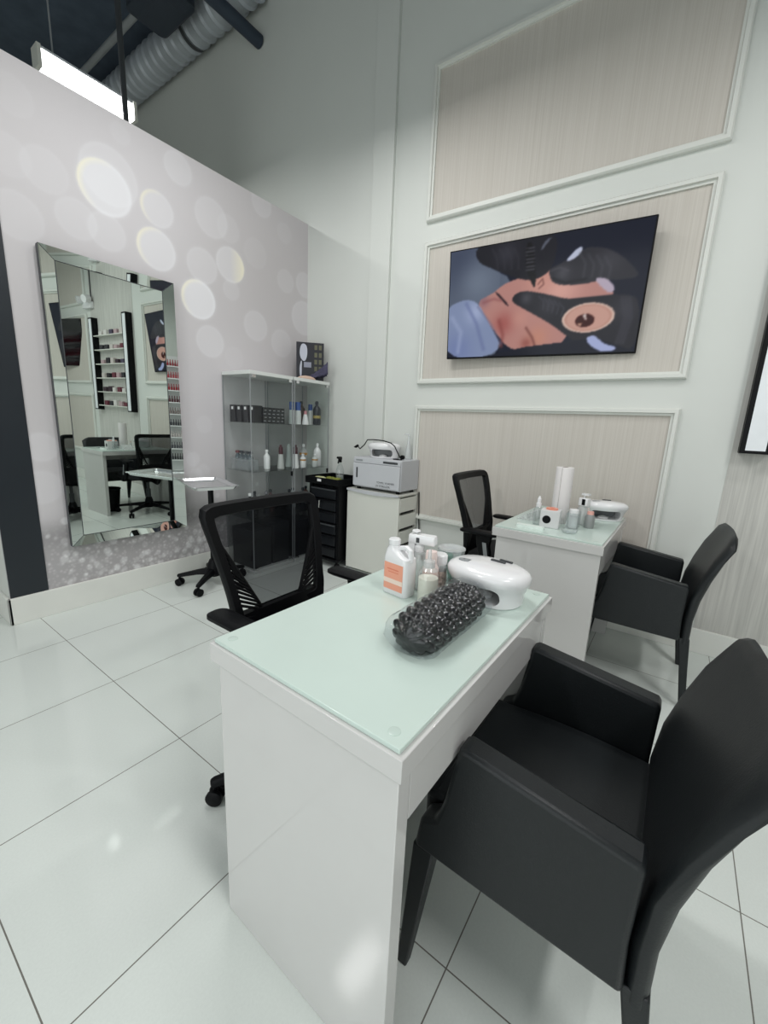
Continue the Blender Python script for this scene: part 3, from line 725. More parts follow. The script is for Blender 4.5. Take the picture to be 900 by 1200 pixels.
for k in range(4):
    b = thing('black_carton', '%s black carton from the left at the side of the top shelf' % ords[k], 'box', (2.09 + 0.012 * k, 3.04 - 0.067 * k, T1), 0, 'black cartons on the top shelf')
    MB().box(0, 0.08, -0.064, 0, 0, 0.135).build('carton', M_blackbox, b, bevel=0.001)
    MB().box(-0.0006, 0, -0.045, -0.02, 0.10, 0.122).build('label_patch', M_white, b)
for k in range(5):
    b = thing('speckled_carton', '%s speckled black carton from the left along the front of the top shelf' % ords[k], 'box', (2.20 + 0.045 * k, 2.762, T1), 0, 'speckled cartons on the top shelf')
    MB().box(0, 0.043, 0, 0.06, 0, 0.125).build('carton', M_blackbox, b, bevel=0.001)
    for q in range(4):
        z = 0.015 + q * 0.028
        MB().box(0.006 + 0.008 * (q % 2), 0.030 + 0.006 * (q % 2), -0.0006, 0, z, z + 0.006).build('label_patch', M_grey, b)
blue = cm('2a4d8e'); navy = cm('22262f'); tubew = cm('c9cdcc'); red = cm('4a2a31', 0.5); gold = cm('9a8a4c'); amber = cm('b9843c'); brown = cm('3a2a24')
tubes = [(2.47, 'blue', blue), (2.535, 'bright blue', blue), ]
for i, x in enumerate((2.532, 2.60)):
    bottle('squeeze_tube', '%s squeeze tube with blue cap on the top cabinet shelf' % ('left' if i == 0 else 'right'), 'tube', (x, 2.79, T1), [(0.028, 0), (0.028, 0.09), (0.024, 0.12)], tubew, [(0.025, 0.12), (0.024, 0.185), (0.02, 0.19)], blue)
bottle('dark_bottle', 'dark brown bottle standing behind the white tube on the top shelf', 'bottle', (2.765, 2.92, T1), bot_prof(0.034, 0.21), brown, cap_prof(0.034, 0.21), navy)
bottle('white_tube', 'small white tapered tube with pink cap on the top shelf', 'tube', (2.69, 2.79, T1), [(0.031, 0), (0.03, 0.02), (0.016, 0.09)], M_white, [(0.015, 0.09), (0.014, 0.12)], cm('c98f94'))
bottle('blue_cap_bottle', 'slim grey bottle with blue cap beside the black bottle on the top shelf', 'bottle', (2.84, 2.88, T1), [(0.026, 0), (0.026, 0.12), (0.02, 0.13)], tubew, [(0.02, 0.13), (0.019, 0.185)], blue)
bottle('black_bottle', 'tall black bottle with gold band at the right of the top shelf', 'bottle', (2.845, 2.80, T1), bot_prof(0.036, 0.215), navy, cap_prof(0.036, 0.215), navy, lab=[(0.0365, 0.06), (0.0365, 0.085)], labm=gold)
# second shelf
M_teal = clear('tinted bottle', (0.45, 0.55, 0.58), 0.08, 0.05, 0.45, (0.16, 0.2, 0.23))
cad = thing('bottle_caddy', 'clear caddy holding four dark bottles on the middle cabinet shelf', 'caddy', (2.075, 2.80, T2))
MB().box(0, 0.10, 0, 0.23, 0, 0.004).box(0, 0.003, 0, 0.23, 0.004, 0.085).box(0.097, 0.10, 0, 0.23, 0.004, 0.085).box(0, 0.10, 0, 0.003, 0.004, 0.085).box(0, 0.1, 0.227, 0.23, 0.004, 0.085).build('tray', M_clear, cad)
MB().box(-0.002, 0.0, 0, 0.23, 0.085, 0.093).box(0.0, 0.1, -0.002, 0.0, 0.085, 0.093).build('rim', M_grey, cad)
for k in range(4):
    bottle('tinted_bottle', '%s dark bottle from the left in the clear caddy' % ords[k], 'bottle', (2.125, 3.0 - 0.055 * k, T2 + 0.0045), bot_prof(0.024, 0.15, 0.5), M_teal, cap_prof(0.024, 0.15, 0.7), [cm('6a3438'), navy, cm('4a4f52'), navy][k], 'dark bottles in the caddy')
bottle('lotion_bottle', 'white lotion bottle standing alone on the middle shelf', 'bottle', (2.31, 2.86, T2), bot_prof(0.027, 0.16, 0.4), M_white, cap_prof(0.027, 0.165, 0.4), M_white)
for k, (x, y, c, l) in enumerate(((2.43, 2.82, red, 'grey tube with dark red cap left of the cabinet gap'), (2.60, 2.91, tubew, 'pale tube with grey cap behind the dark capped tube'), (2.572, 2.79, red, 'white tube with dark red cap just right of the gap'))):
    bottle('hair_colour_tube', l + ' on the middle shelf', 'tube', (x, y, T2), [(0.031, 0), (0.030, 0.02), (0.020, 0.125)], [cm('b4b6b4'), tubew, M_white][k], [(0.020, 0.125), (0.018, 0.185), (0.012, 0.187), (0.011, 0.205)], c)
for k, (x, y, h, l, bc) in enumerate(((2.662, 2.79, 0.125, 'short white bottle with amber band', amber), (2.775, 2.90, 0.205, 'tall clear grey bottle with amber band', amber), (2.80, 2.775, 0.12, 'small white bottle with amber cap', amber), (2.882, 2.825, 0.215, 'tall white round shouldered bottle', None))):
    bottle('care_bottle', l + ' on the middle shelf of the corner cabinet', 'bottle', (x, y, T2), bot_prof(0.028 if h < 0.2 else 0.037, h), [M_white, M_clear2, tubew, M_white][k], cap_prof(0.03, h), M_white, lab=[((0.0285 if h < 0.2 else 0.0375), h * 0.5), ((0.0285 if h < 0.2 else 0.0375), h * 0.6)] if bc else None, labm=bc)
# lower shelves
for k in range(4):
    bottle('salon_bottle', '%s dark salon bottle from the left on the lower cabinet shelf' % ords[k], 'bottle', (2.13 + 0.085 * k, 2.86 + 0.05 * (k % 2), T3), bot_prof(0.03, 0.2), [navy, cm('2e3136'), navy, cm('4a2e30')][k], cap_prof(0.03, 0.2), [M_white, navy, cm('6a6a70'), navy][k], 'dark salon bottles on the lower shelf')
for k in range(4):
    bottle('salon_bottle', '%s salon bottle from the left on the lower shelf of the corner cabinet' % ords[k], 'bottle', (2.56 + 0.085 * k, 2.86 + 0.05 * (k % 2), T3), bot_prof(0.03, 0.19), [cm('2e3136'), tubew, navy, cm('51322c')][k], cap_prof(0.03, 0.19), navy, 'salon bottles on the lower corner shelf')
for k, (x, y, w, d, h) in enumerate(((2.08, 2.76, 0.185, 0.28, 0.33), (2.285, 2.76, 0.18, 0.28, 0.36), (2.52, 2.76, 0.18, 0.28, 0.34), (2.72, 2.76, 0.18, 0.28, 0.30))):
    b = thing('storage_box', 'dark storage box at the bottom of the glass cabinets, %s from the left' % ords[k], 'box', (x, y, T0), 0, 'dark boxes on the cabinet floors')
    MB().box(0, w, 0, d, 0, h * 0.8).build('box_body', cm('17191e'), b, bevel=0.003)
    MB().box(-0.003, w + 0.003, -0.003, d + 0.003, h * 0.8, h).build('box_lid', cm('22252b'), b, bevel=0.003)

# on top of the cabinets
hb = thing('hair_product_box', 'dark printed box with a pale hair silhouette on the corner cabinet', 'box', (2.725, 2.945, 1.6305), math.radians(-45))
MB().box(0, 0.245, 0, 0.06, 0, 0.335).build('carton', mat('dark navy carton', '161722', 0.35), hb, bevel=0.002)
def fl(name, poly, c): MB().prism([(x * 1.4, z) for x, z in poly], 'y', -0.0012, 0).build(name, cm(c), hb)
fl('hair_silhouette', chaikin([(0.025, 0.20), (0.02, 0.26), (0.03, 0.315), (0.05, 0.325), (0.068, 0.30), (0.07, 0.23), (0.06, 0.18), (0.045, 0.17)]), 'b9bcc8')
fl('pale_figure', chaikin([(0.022, 0.04), (0.02, 0.12), (0.03, 0.18), (0.036, 0.17), (0.034, 0.10), (0.034, 0.04)]), 'b5b8c4')
fl('pale_panel', [(0.048, 0.12), (0.095, 0.12), (0.095, 0.165), (0.048, 0.165)], '8e91a0')
for x in (0.115, 0.143):
    for z in (0.09, 0.15, 0.21, 0.275):
        fl('gold_patch', [(x, z), (x + 0.018, z), (x + 0.018, z + 0.04), (x, z + 0.04)], '5f5e48')
# draped purple cloth
cl = MB(); rows = []
for i in range(25):
    v = i / 24
    row = []
    for j in range(15):
        u = j / 14
        x = 0.0 + 0.17 * v; y = -0.085 + 0.08 * u
        hgt = (0.035 + 0.13 * v ** 1.3) * math.sin(PI * min(1, 0.06 + u * 0.9)) ** 0.6
        row.append((x, y, 0.002 + hgt + 0.004 * math.sin(30 * v + 5 * u)))
    rows.append(row)
cl.loft(rows, cap=False, closed=False)
clo = tag(cl.build('folded_cloth', mat('purple striped cloth', '413f55', 0.85, var=0.25, vs=14, stretch=(1, 8, 4)), loc=(2.785, 2.855, 1.6305), solid=0.004), 'dark purple crumpled cloth in front of the hair box', 'cloth'); clo.rotation_euler = (0, 0, math.radians(-42))
pc = MB()
pc.loft([[(x, y, z) for x, y in rrect(a, b, 0.012, 4)] for z, a, b in ((0, 0.17, 0.05), (0.010, 0.18, 0.055), (0.022, 0.14, 0.045), (0.03, 0.07, 0.03))])
tag(pc.build('peach_pouch', cm('d9bba8'), loc=(2.69, 2.775, 1.6305)), 'peach coloured pouch beside the purple cloth on the cabinet', 'pouch')

# ------------------------------------------------------------------ tray stand
ts = thing('tray_stand', 'steel instrument tray on a black wheeled stand by the mirror', 'tray stand', (1.735, 2.795, 0), math.radians(-17))
MB().cyl((0, 0, 0.15), (0, 0, 0.77), 0.02).build('pole', M_black, ts)
star_base(ts, (0, 0), 0.25, math.radians(229), 0.06)
m = MB()
def rr(w, h, z): return [(x * 1.06 - 0.03, y * 1.06 - 0.03, z) for x, y in rrect(w, h, 0.03, 5)]
m.loft([rr(0.26, 0.44, 0.785), rr(0.235, 0.415, 0.785), rr(0.23, 0.41, 0.782), rr(0.225, 0.405, 0.786)], cap=False)
m2 = MB()
m2.loft([rr(0.29, 0.47, 0.803), rr(0.294, 0.474, 0.800), rr(0.262, 0.442, 0.780), rr(0.25, 0.43, 0.776)], cap=True)
# open tray: outer skin then inner skin
m2 = MB(); m2.loft([rr(0.225, 0.405, 0.784), rr(0.25, 0.43, 0.786), rr(0.275, 0.455, 0.803), rr(0.298, 0.478, 0.805), rr(0.298, 0.478, 0.802), rr(0.275, 0.455, 0.798), rr(0.252, 0.432, 0.779), rr(0.2, 0.38, 0.777)])
m.bm.free()
m2.build('tray', M_steel, ts)
MB().box(-0.12, 0.03, -0.05, 0.02, 0.762, 0.777).build('tray_bracket', M_black, ts)

# ------------------------------------------------------------------ black drawer trolley
tr = thing('drawer_trolley', 'black salon trolley with drawers between cabinet and white drawer unit', 'trolley', (2.62, 2.305, 0))
for x in (0, 0.28):
    for y in (0, 0.325):
        MB().box(x, x + 0.03, y, y + 0.03, 0.06, 0.74).build('post', M_black, tr, bevel=0.004)
MB().box(0.028, 0.03, 0.03, 0.325, 0.08, 0.72).box(0.0, 0.31, 0.002, 0.006, 0.08, 0.74).box(0, 0.31, 0.349, 0.353, 0.08, 0.74).box(0.304, 0.308, 0.03, 0.325, 0.08, 0.74).build('body', M_black, tr)
M_drw = mat('black drawer plastic', '101318', 0.4, spec=0.35)
for k in range(6):
    z = 0.095 + k * 0.105
    d = MB().box(-0.008, 0.028, 0.034, 0.321, z, z + 0.088).build('drawer', M_drw, tr, bevel=0.004)
    MB().box(-0.016, -0.008, 0.034, 0.321, z + 0.074, z + 0.086).build('drawer_lip', M_dkgrey if k % 3 == 2 else M_black, d, bevel=0.002)
MB().box(-0.02, 0.33, -0.005, 0.36, 0.06, 0.08).build('base_tray', M_black, tr, bevel=0.004)
m = MB().box(-0.035, 0.33, -0.01, 0.375, 0.74, 0.752)
m.box(-0.035, -0.029, -0.01, 0.375, 0.752, 0.80).box(0.324, 0.33, -0.01, 0.375, 0.752, 0.80).box(-0.029, 0.324, -0.01, -0.004, 0.752, 0.80).box(-0.029, 0.324, 0.369, 0.375, 0.752, 0.80)
m.build('top_tray', M_black, tr, bevel=0.003)
MB().box(-0.0365, -0.035, 0.18, 0.225, 0.765, 0.787).build('sticker', M_white, tr)
MB().tube([(-0.02, 0.19, 0.60), (-0.045, 0.19, 0.60), (-0.05, 0.19, 0.54), (-0.02, 0.19, 0.53)], 0.006, 8).build('hook', M_chrome, tr)
MB().lathe([(0.002, 0), (0.016, 0.004), (0.018, 0.014), (0.01, 0.022)], 14, M=Matrix.Translation((-0.012, 0.2, 0.30)) @ Matrix.Rotation(-PI / 2, 4, 'Y')).build('knob', M_chrome, tr)
for x in (0.0, 0.31):
    for y in (0.01, 0.345):
        MB().cyl((x, y - 0.012, 0.025), (x, y + 0.012, 0.025), 0.025).cyl((x, y, 0.03), (x, y, 0.06), 0.008).build('caster', M_black, tr)
sb = thing('spray_bottle', 'clear spray bottle with black trigger on the black trolley', 'spray bottle', (2.80, 2.46, 0.7525), math.radians(20))
MB().lathe([(0.034, 0), (0.037, 0.008), (0.037, 0.09), (0.03, 0.12), (0.016, 0.16), (0.013, 0.175)], 20).build('body', M_clear, sb)
MB().lathe([(0.034, 0.004), (0.0345, 0.05), (0.001, 0.05)], 16).build('liquid', clear('pale liquid', (0.85, 0.9, 0.85), 0.02, 0.1, 0.3, (0.7, 0.75, 0.7)), sb)
MB().lathe([(0.016, 0.172), (0.016, 0.19)], 16).prism([(-0.02, 0.19), (0.02, 0.19), (0.025, 0.205), (0.018, 0.222), (-0.05, 0.226), (-0.062, 0.218), (-0.06, 0.208), (-0.03, 0.205)], 'y', -0.011, 0.011).prism([(-0.028, 0.206), (-0.04, 0.19), (-0.052, 0.165), (-0.045, 0.163), (-0.03, 0.188), (-0.018, 0.2)], 'y', -0.007, 0.007).build('trigger_head', M_black, sb, bevel=0.003)
m = MB()
for k in range(7):
    a = k * 0.9; c = Vector((0.035 * math.cos(a), 0.05 * math.sin(a), 0.02 + 0.006 * (k % 3)))
    m.lathe([(0.005, -0.018), (0.028, -0.01), (0.034, 0.0), (0.026, 0.014), (0.006, 0.02)], 10, c)
tag(m.build('green_sponges', mat('olive green foam', '7d8236', 0.8, var=0.35, vs=40, bump=0.5, bs=60), loc=(2.69, 2.43, 0.7526)), 'olive green crumpled cloth on the trolley top', 'cloth')
m = MB().loft([[(x, y, z) for x, y in rrect(a, b, 0.01, 3)] for z, a, b in ((0, 0.06, 0.10), (0.03, 0.07, 0.11), (0.045, 0.04, 0.07))])
tag(m.build('yellow_pouch', cm('c9cc9a'), loc=(2.655, 2.565, 0.7526)), 'pale yellow pouch beside the green cloth on the trolley', 'pouch')

# ------------------------------------------------------------------ white drawer unit and towel warmer
du = thing('drawer_unit', 'white drawer unit carrying the towel warmer', 'cabinet', (2.70, 1.745, 0))
MB().box(0, 0.018, 0, 0.535, 0.02, 0.705).box(0.265, 0.283, 0, 0.535, 0.02, 0.705).box(0.018, 0.265, 0.515, 0.535, 0.02, 0.705).box(0.018, 0.265, 0.02, 0.515, 0.02, 0.04).build('body', M_offwhite, du, bevel=0.002)
prof = [(0, 0.706), (0.535, 0.706), (0.535, 0.728), (0.0, 0.728)]
MB().box(-0.002, 0.283, 0, 0.535, 0.709, 0.728).build('top', M_offwhite, du, bevel=0.003)
# scooped lip along the long side
rings = []
for k in range(13):
    f = k / 12; y = 0.535 * f; z0 = 0.712 - 0.014 * math.sin(PI * f)
    rings.append([(-0.012, y, z0), (-0.002, y, z0), (-0.002, y, 0.727), (-0.012, y, 0.727)])
MB().loft(rings).build('scooped_lip', M_warm, du)
for k in range(5):
    z1 = 0.695 - k * 0.135
    dr = MB().box(0.02, 0.263, -0.002, 0.5, z1 - 0.112, z1).build('drawer', M_offwhite, du, bevel=0.002)
    MB().box(0.03, 0.22, -0.004, -0.0018, z1 - 0.123 + (0 if k else 0), z1 - 0.110).build('pull_slot', M_black, dr)
for x in (0.03, 0.25):
    for y in (0.04, 0.5):
        MB().cyl((x, y, 0), (x, y, 0.02), 0.015).build('foot', M_grey, du)
tw = thing('towel_warmer', 'silver grey towel warmer box on the white drawer unit', 'towel warmer', (2.715, 1.752, 0.7285))
MB().box(0.006, 0.275, 0, 0.48, 0.022, 0.27).build('body', M_warm, tw, bevel=0.006)
for x in (0.03, 0.24):
    for y in (0.04, 0.44):
        MB().cyl((x, y, 0), (x, y, 0.022), 0.016).build('foot', M_black, tw)
dr = MB().box(-0.012, 0.004, 0.004, 0.476, 0.032, 0.222).build('door', M_warm, tw, bevel=0.004)
MB().box(-0.014, -0.012, 0.425, 0.440, 0.10, 0.185).build('door_handle', M_dkgrey, dr)
MB().box(-0.006, 0.006, 0.004, 0.476, 0.226, 0.265).build('control_strip', M_warm, tw, bevel=0.002)
MB().box(-0.008, -0.006, 0.03, 0.17, 0.238, 0.254).build('switches', M_dkgrey, tw)
MB().box(-0.008, -0.006, 0.38, 0.45, 0.240, 0.252).build('badge', M_grey, tw)
TM = Matrix(((0, 0, -1, 0), (-1, 0, 0, 0), (0, 1, 0, 0), (0, 0, 0, 1)))
text_mesh('door_text', 'TOWEL WARMER', 0.022, M_dkgrey, dr, Matrix.Translation((-0.0125, 0.225, 0.072)) @ TM)
text_mesh('door_text', 'UV STERILIZER', 0.022, M_dkgrey, dr, Matrix.Translation((-0.0125, 0.235, 0.044)) @ TM)

# ------------------------------------------------------------------ UV nail lamps
M_lampin = mat('grey lamp cavity', '6e7174', 0.35)
def make_lamp(label, loc, rz, scale=1.0):
    t = thing('nail_lamp', label, 'nail lamp', loc, rz, 'white nail lamps')
    prof = [(0.80, 0), (0.83, 0.004), (0.84, 0.03), (0.90, 0.052), (0.975, 0.068), (1.0, 0.078), (0.985, 0.088), (0.93, 0.097), (0.80, 0.105), (0.5, 0.110), (0.2, 0.112)]
    n = 56; rings = []
    for s, z in prof:
        ring = []
        for k in range(n):
            a = 2 * PI * k / n; ca, sa = math.cos(a), math.sin(a); e = 0.88
            tilt = 0.05 * ca * max(0, z - 0.05)
            ring.append((0.098 * s * abs(ca) ** e * (1 if ca > 0 else -1) * (1.0 if ca > 0 else 1.04) - 0.012 * max(0, (z - 0.04) / 0.04) * (1 if z < 0.09 else 1) * 0.6, 0.125 * s * abs(sa) ** e * (1 if sa > 0 else -1), z - tilt))
        rings.append(ring)
    o = MB().loft(rings).build('shell', M_white, t)
    cut = MB().loft([[(x, y, z) for y, z in rrect(0.158, 0.052, 0.020, 5, 0.006, 0.036)] for x in (-0.2, 0.03)]).build('cutter', M_lampin)
    cut.parent = t
    boolean_cut(o, cut)
    MB().loft([[(x, y, z) for y, z in rrect(0.155, 0.05, 0.02, 5, 0.006, 0.036)] for x in (0.024, 0.029)]).build('cavity_back', M_lampin, t)
    m = MB(); m.lathe([(0.03, 0), (0.028, 0.006), (0.015, 0.012), (0.002, 0.014)], 20, (-0.02, 0.006, 0.0105)); m.build('hand_plate', M_white, t)
    m = MB(); pr = []
    for sc, z in ((1, 0.1085), (1, 0.1160), (0.7, 0.1168)):
        pr.append([(-0.045 + 0.015 * sc * math.cos(2 * PI * k / 24), 0.045 + 0.036 * sc * math.sin(2 * PI * k / 24), z - 0.0045) for k in range(24)])
    m.loft(pr).build('display', M_grey, t)
    MB().box(0.018, 0.027, -0.035, 0.01, 0.108, 0.1125).box(0.045, 0.053, -0.045, -0.005, 0.105, 0.1095).build('vent_slots', M_dkgrey, t)
    for k in range(3):
        MB().lathe([(0.004, 0), (0.003, 0.001)], 10, (-0.045, 0.027 + 0.018 * k, 0.1115)).build('button', M_dkgrey, t)
    t.scale = (scale,) * 3
    return t
lamp = make_lamp('white nail lamp behind the wrapped cushion on the nearest desk', (1.145, 0.405, DZ), math.radians(-8))
l2 = dup(lamp, (2.75, 0.315, DZ), math.radians(22), 'white nail lamp on the right of the desk by the wall')
l3 = dup(lamp, (2.865, 2.025, 0.7285 + 0.2705), math.radians(24), 'white nail lamp with black cord on top of the towel warmer'); l3.scale = (1.05, 1.12, 1.15)
m = MB().tube([(2.80, 2.265, 1.085), (2.79, 2.23, 1.06), (2.775, 2.17, 1.10), (2.775, 2.14, 1.142), (2.775, 2.08, 1.146), (2.78, 1.98, 1.143), (2.775, 1.90, 1.128), (2.77, 1.86, 1.105), (2.755, 1.80, 1.03), (2.75, 1.775, 1.006), (2.76, 1.86, 1.004), (2.79, 1.83, 1.004)], 0.0045, 8)
pcd = m.tube([(2.80, 2.262, 1.086), (2.805, 2.285, 1.075), (2.81, 2.31, 1.07)], [0.012, 0.012, 0.004], 8).build('power_cord', M_black)
bpy.context.view_layer.update(); pcd.parent = l3; pcd.matrix_parent_inverse = l3.matrix_world.inverted()
pb = thing('clear_dispenser', 'tall cloudy plastic dispenser at the back of the towel warmer', 'bottle', (2.93, 1.83, 0.999))
MB().lathe([(0.028, 0), (0.03, 0.01), (0.022, 0.08), (0.012, 0.15), (0.009, 0.19)], 18).build('body', M_clear2, pb)
MB().tube([(0, 0, 0.19), (0, 0, 0.20), (-0.01, 0.04, 0.205)], [0.008, 0.008, 0.005], 8).build('nozzle', M_clear2, pb)
tag(MB().lathe([(0.001, -0.012), (0.018, -0.01), (0.018, 0.01), (0.001, 0.012)], 16, M=Matrix.Rotation(PI / 2, 4, 'Y')).build('black_plug', M_black, loc=(2.80, 1.80, 1.0205)), 'round black knob lying on the towel warmer', 'knob')
MB().tube([(0.27, -0.017, 0.0), (0.267, -0.032, -0.23), (0.26, -0.052, -0.38), (0.245, -0.092, -0.53), (0.235, -0.152, -0.72)], 0.005, 8).build('wall_cord', M_black, tw)

# ------------------------------------------------------------------ items on the nearest desk
# wrapped hand cushion
cu = thing('hand_cushion', 'black tufted hand cushion in clear wrap on the nearest desk', 'cushion', (0.868, 0.416, DZ), math.radians(-1))
def cushion(L, ry, rz, amp, nx=150, na=120, flat=0.0):
    rings = []
    for i in range(nx + 1):
        f = i / nx; x = -L / 2 + L * f
        e = abs(2 * f - 1); s = (1 - e ** 7) ** 0.5 if e < 1 else 0.0
        s = max(s, 0.12)
        ring = []
        for k in range(na):
            a = 2 * PI * k / na
            q = abs(math.sin(x * PI / 0.034 + 4 * a)) * abs(math.sin(x * PI / 0.034 - 4 * a))
            w = amp * (q ** 0.6 - 0.5)
            y = (ry + w) * s * math.cos(a); z = (rz + w) * s * math.sin(a)
            z = max(z, -rz * 0.86)
            ring.append((x, y, z + rz * 0.88))
        rings.append(ring)
    return MB().loft(rings)
cushion(0.330, 0.061, 0.0455, 0.0125).build('pad', mat('black glossy tufted fabric', '07080b', 0.25, var=0.3, vs=60, coat=0.35, bump=0.35, bs=70), cu, ang=80)
w_ = MB(); rings = []
rg = random.Random(4)
for i in range(41):
    f = i / 40; x = -0.172 + 0.344 * f; e = abs(2 * f - 1)
    s = 1.0 if e < 0.86 else max(0.05, 1 - ((e - 0.86) / 0.14) ** 1.6 * 0.9)
    ring = []
    for k in range(40):
        a = 2 * PI * k / 40
        w = rg.uniform(-0.0018, 0.0018)
        y = (0.069 + w) * (0.35 + 0.65 * s) * math.cos(a); z = (0.0515 + w) * s * math.sin(a)
        if math.sin(a) < -0.2: y *= 1.08
        ring.append((x, y, max(z, -0.041 if s > 0.5 else -0.041) + 0.0418))
    rings.append(ring)
w_.loft(rings).build('plastic_wrap', M_wrap, cu, ang=60)

# white jug with orange label
jg = thing('polish_remover_jug', 'white handled jug with orange label on the nearest desk', 'jug', (0.990, 0.625, DZ), math.radians(-8))
rings = []
for z, w, d, r, oy in ((0, 0.088, 0.052, 0.012, 0), (0.004, 0.092, 0.056, 0.014, 0), (0.10, 0.092, 0.056, 0.014, 0), (0.115, 0.090, 0.054, 0.014, 0), (0.122, 0.07, 0.05, 0.016, 0.010), (0.135, 0.046, 0.042, 0.018, 0.022), (0.142, 0.034, 0.034, 0.016, 0.025), (0.148, 0.032, 0.032, 0.0155, 0.025)):
    rings.append([(y, x + oy, z) for x, y in rrect(w, d, r, 5)])
MB().loft(rings).build('body', M_white, jg)
MB().lathe([(0.0165, 0.146), (0.018, 0.148), (0.018, 0.162), (0.015, 0.165)], 22, (0, 0.025, 0)).build('cap', M_white, jg)
MB().tube([(0, 0.012, 0.128), (0, -0.005, 0.142), (0, -0.025, 0.146), (0, -0.038, 0.138), (0, -0.041, 0.12), (0, -0.040, 0.108)], [0.008, 0.008, 0.008, 0.009, 0.009, 0.009], 10).build('handle', M_white, jg)
MB().box(-0.0286, -0.0278, -0.036, 0.036, 0.016, 0.098).build('label', cm('f0a68c'), jg)
MB().box(-0.0291, -0.0285, -0.036, 0.036, 0.036, 0.050).build('label_stripe', cm('f3ddcf'), jg)
MB().box(0.0, 0.02, 0, 0.01, 0, 0.001).box(-0.0291, -0.0285, -0.02, 0.024, 0.078, 0.081).box(-0.0291, -0.0285, -0.02, 0.02, 0.070, 0.072).build('label_print', cm('e07f63'), jg)

# pump dispenser with box-shaped head
pd = thing('pump_bottle', 'clear bottle with large white pump head behind the jug', 'pump bottle', (1.064, 0.605, DZ), math.radians(10))
MB().lathe([(0.026, 0), (0.028, 0.006), (0.028, 0.10), (0.022, 0.115), (0.014, 0.12)], 22).build('body', M_clear2, pd)
MB().lathe([(0.015, 0.118), (0.016, 0.135), (0.010, 0.14), (0.010, 0.158)], 18).build('collar', M_white, pd)
MB().loft([[(x, y, z) for x, y in rrect(a, b, 0.004, 3, 0, -0.010)] for z, a, b in ((0.144, 0.026, 0.082), (0.147, 0.030, 0.086), (0.169, 0.030, 0.084), (0.172, 0.026, 0.080))]).box(-0.012, 0.012, 0.012, 0.032, 0.118, 0.146).build('pump_head', M_white, pd)
MB().box(-0.0165, -0.0148, -0.004, 0.006, 0.149, 0.164).build('lock_mark', M_dkgrey, pd)
MB().lathe([(0.003, 0.171), (0.003, 0.178), (0.014, 0.18), (0.012, 0.184)], 14, (0, 0.012, 0)).build('pump_button', M_white, pd)
pk = bottle('pink_bottle', 'small pink bottle between the jug and pump bottle', 'bottle', (1.043, 0.550, DZ), [(0.022, 0), (0.024, 0.004), (0.024, 0.085), (0.016, 0.10)], cm('ecd9d4'), [(0.017, 0.098), (0.018, 0.12), (0.016, 0.135)], cm('f0dcd6'), lab=[(0.0243, 0.03), (0.0243, 0.075)], labm=cm('e9b7a8'))
cr = thing('lotion_bottle', 'clear bottle half filled with cream lotion at the front of the group', 'bottle', (0.990, 0.527, DZ))
MB().lathe([(0.026, 0), (0.029, 0.006), (0.029, 0.085), (0.024, 0.098), (0.014, 0.106), (0.012, 0.112)], 24).build('body', M_clear, cr)
MB().lathe([(0.0255, 0.002), (0.0282, 0.008), (0.0282, 0.074), (0.001, 0.0745)], 24).build('lotion', cm('eeeadb', 0.3), cr)
MB().lathe([(0.016, 0.105), (0.017, 0.107), (0.016, 0.124), (0.006, 0.128), (0.0045, 0.155), (0.003, 0.158)], 18).build('nozzle_cap', M_clear2, cr)
wb = bottle('powder_bottle', 'clear patterned bottle with white cap beside the nail lamp', 'bottle', (1.095, 0.548, DZ), [(0.022, 0), (0.024, 0.005), (0.024, 0.075), (0.02, 0.085)], M_clear2, [(0.023, 0.084), (0.024, 0.088), (0.024, 0.112), (0.02, 0.116)], M_white, lab=[(0.0243, 0.015), (0.0243, 0.065)], labm=mat('speckled label', 'b9aaa2', 0.4, var=0.6, vs=120))
cp = thing('clear_cup', 'clear plastic cup with clips behind the nail lamp', 'cup', (1.20, 0.56, DZ))
MB().lathe([(0.030, 0.001), (0.044, 0.10), (0.046, 0.104), (0.044, 0.104), (0.029, 0.003)], 30).build('cup', M_clear, cp)
MB().lathe([(0.001, 0.100), (0.03, 0.098), (0.046, 0.106), (0.045, 0.109), (0.03, 0.102), (0.001, 0.103)], 30).build('lid', M_clear2, cp)
tag(MB().cyl((1.20, 0.552, DZ + 0.006), (1.19, 0.565, DZ + 0.085), 0.012, 0.014).build('green_stick', cm('8fc1ae'), ), 'pale green tool standing in the clear cup', 'tool')

# ------------------------------------------------------------------ items on the far desk
pr_ = thing('paper_roll', 'white paper towel roll standing on the desk by the wall', 'paper roll', (2.43, 0.495, DZ))
MB().lathe([(0.016, 0), (0.045, 0.0), (0.046, 0.003), (0.046, 0.307), (0.045, 0.31), (0.016, 0.31), (0.016, 0.0)], 34, cap=False).build('paper', mat('white tissue', 'e4e0df', 0.8, var=0.02), pr_)
MB().lathe([(0.0158, 0.0), (0.0158, 0.311), (0.013, 0.311), (0.013, 0.0)], 20, cap=False).build('core', cm('8a7d72'), pr_)
MB().box(-0.0475, -0.0455, 0.004, 0.006, 0.002, 0.308).build('sheet_edge', cm('b8b3b0'), pr_)
wbx = thing('cotton_box', 'small white box with round black emblem on the far desk', 'box', (2.235, 0.452, DZ), math.radians(5))
MB().box(0, 0.075, 0, 0.095, 0, 0.095).build('box_body', cm('d8d8d8'), wbx, bevel=0.003)
MB().cyl((-0.0012, 0.062, 0.045), (0, 0.062, 0.045), 0.021, n=28).build('emblem', M_black, wbx)
MB().lathe([(0.030, 0.095), (0.030, 0.103), (0.012, 0.103), (0.012, 0.099)], 24, (0.038, 0.045, 0)).build('coral_ring', cm('e8967e'), wbx)
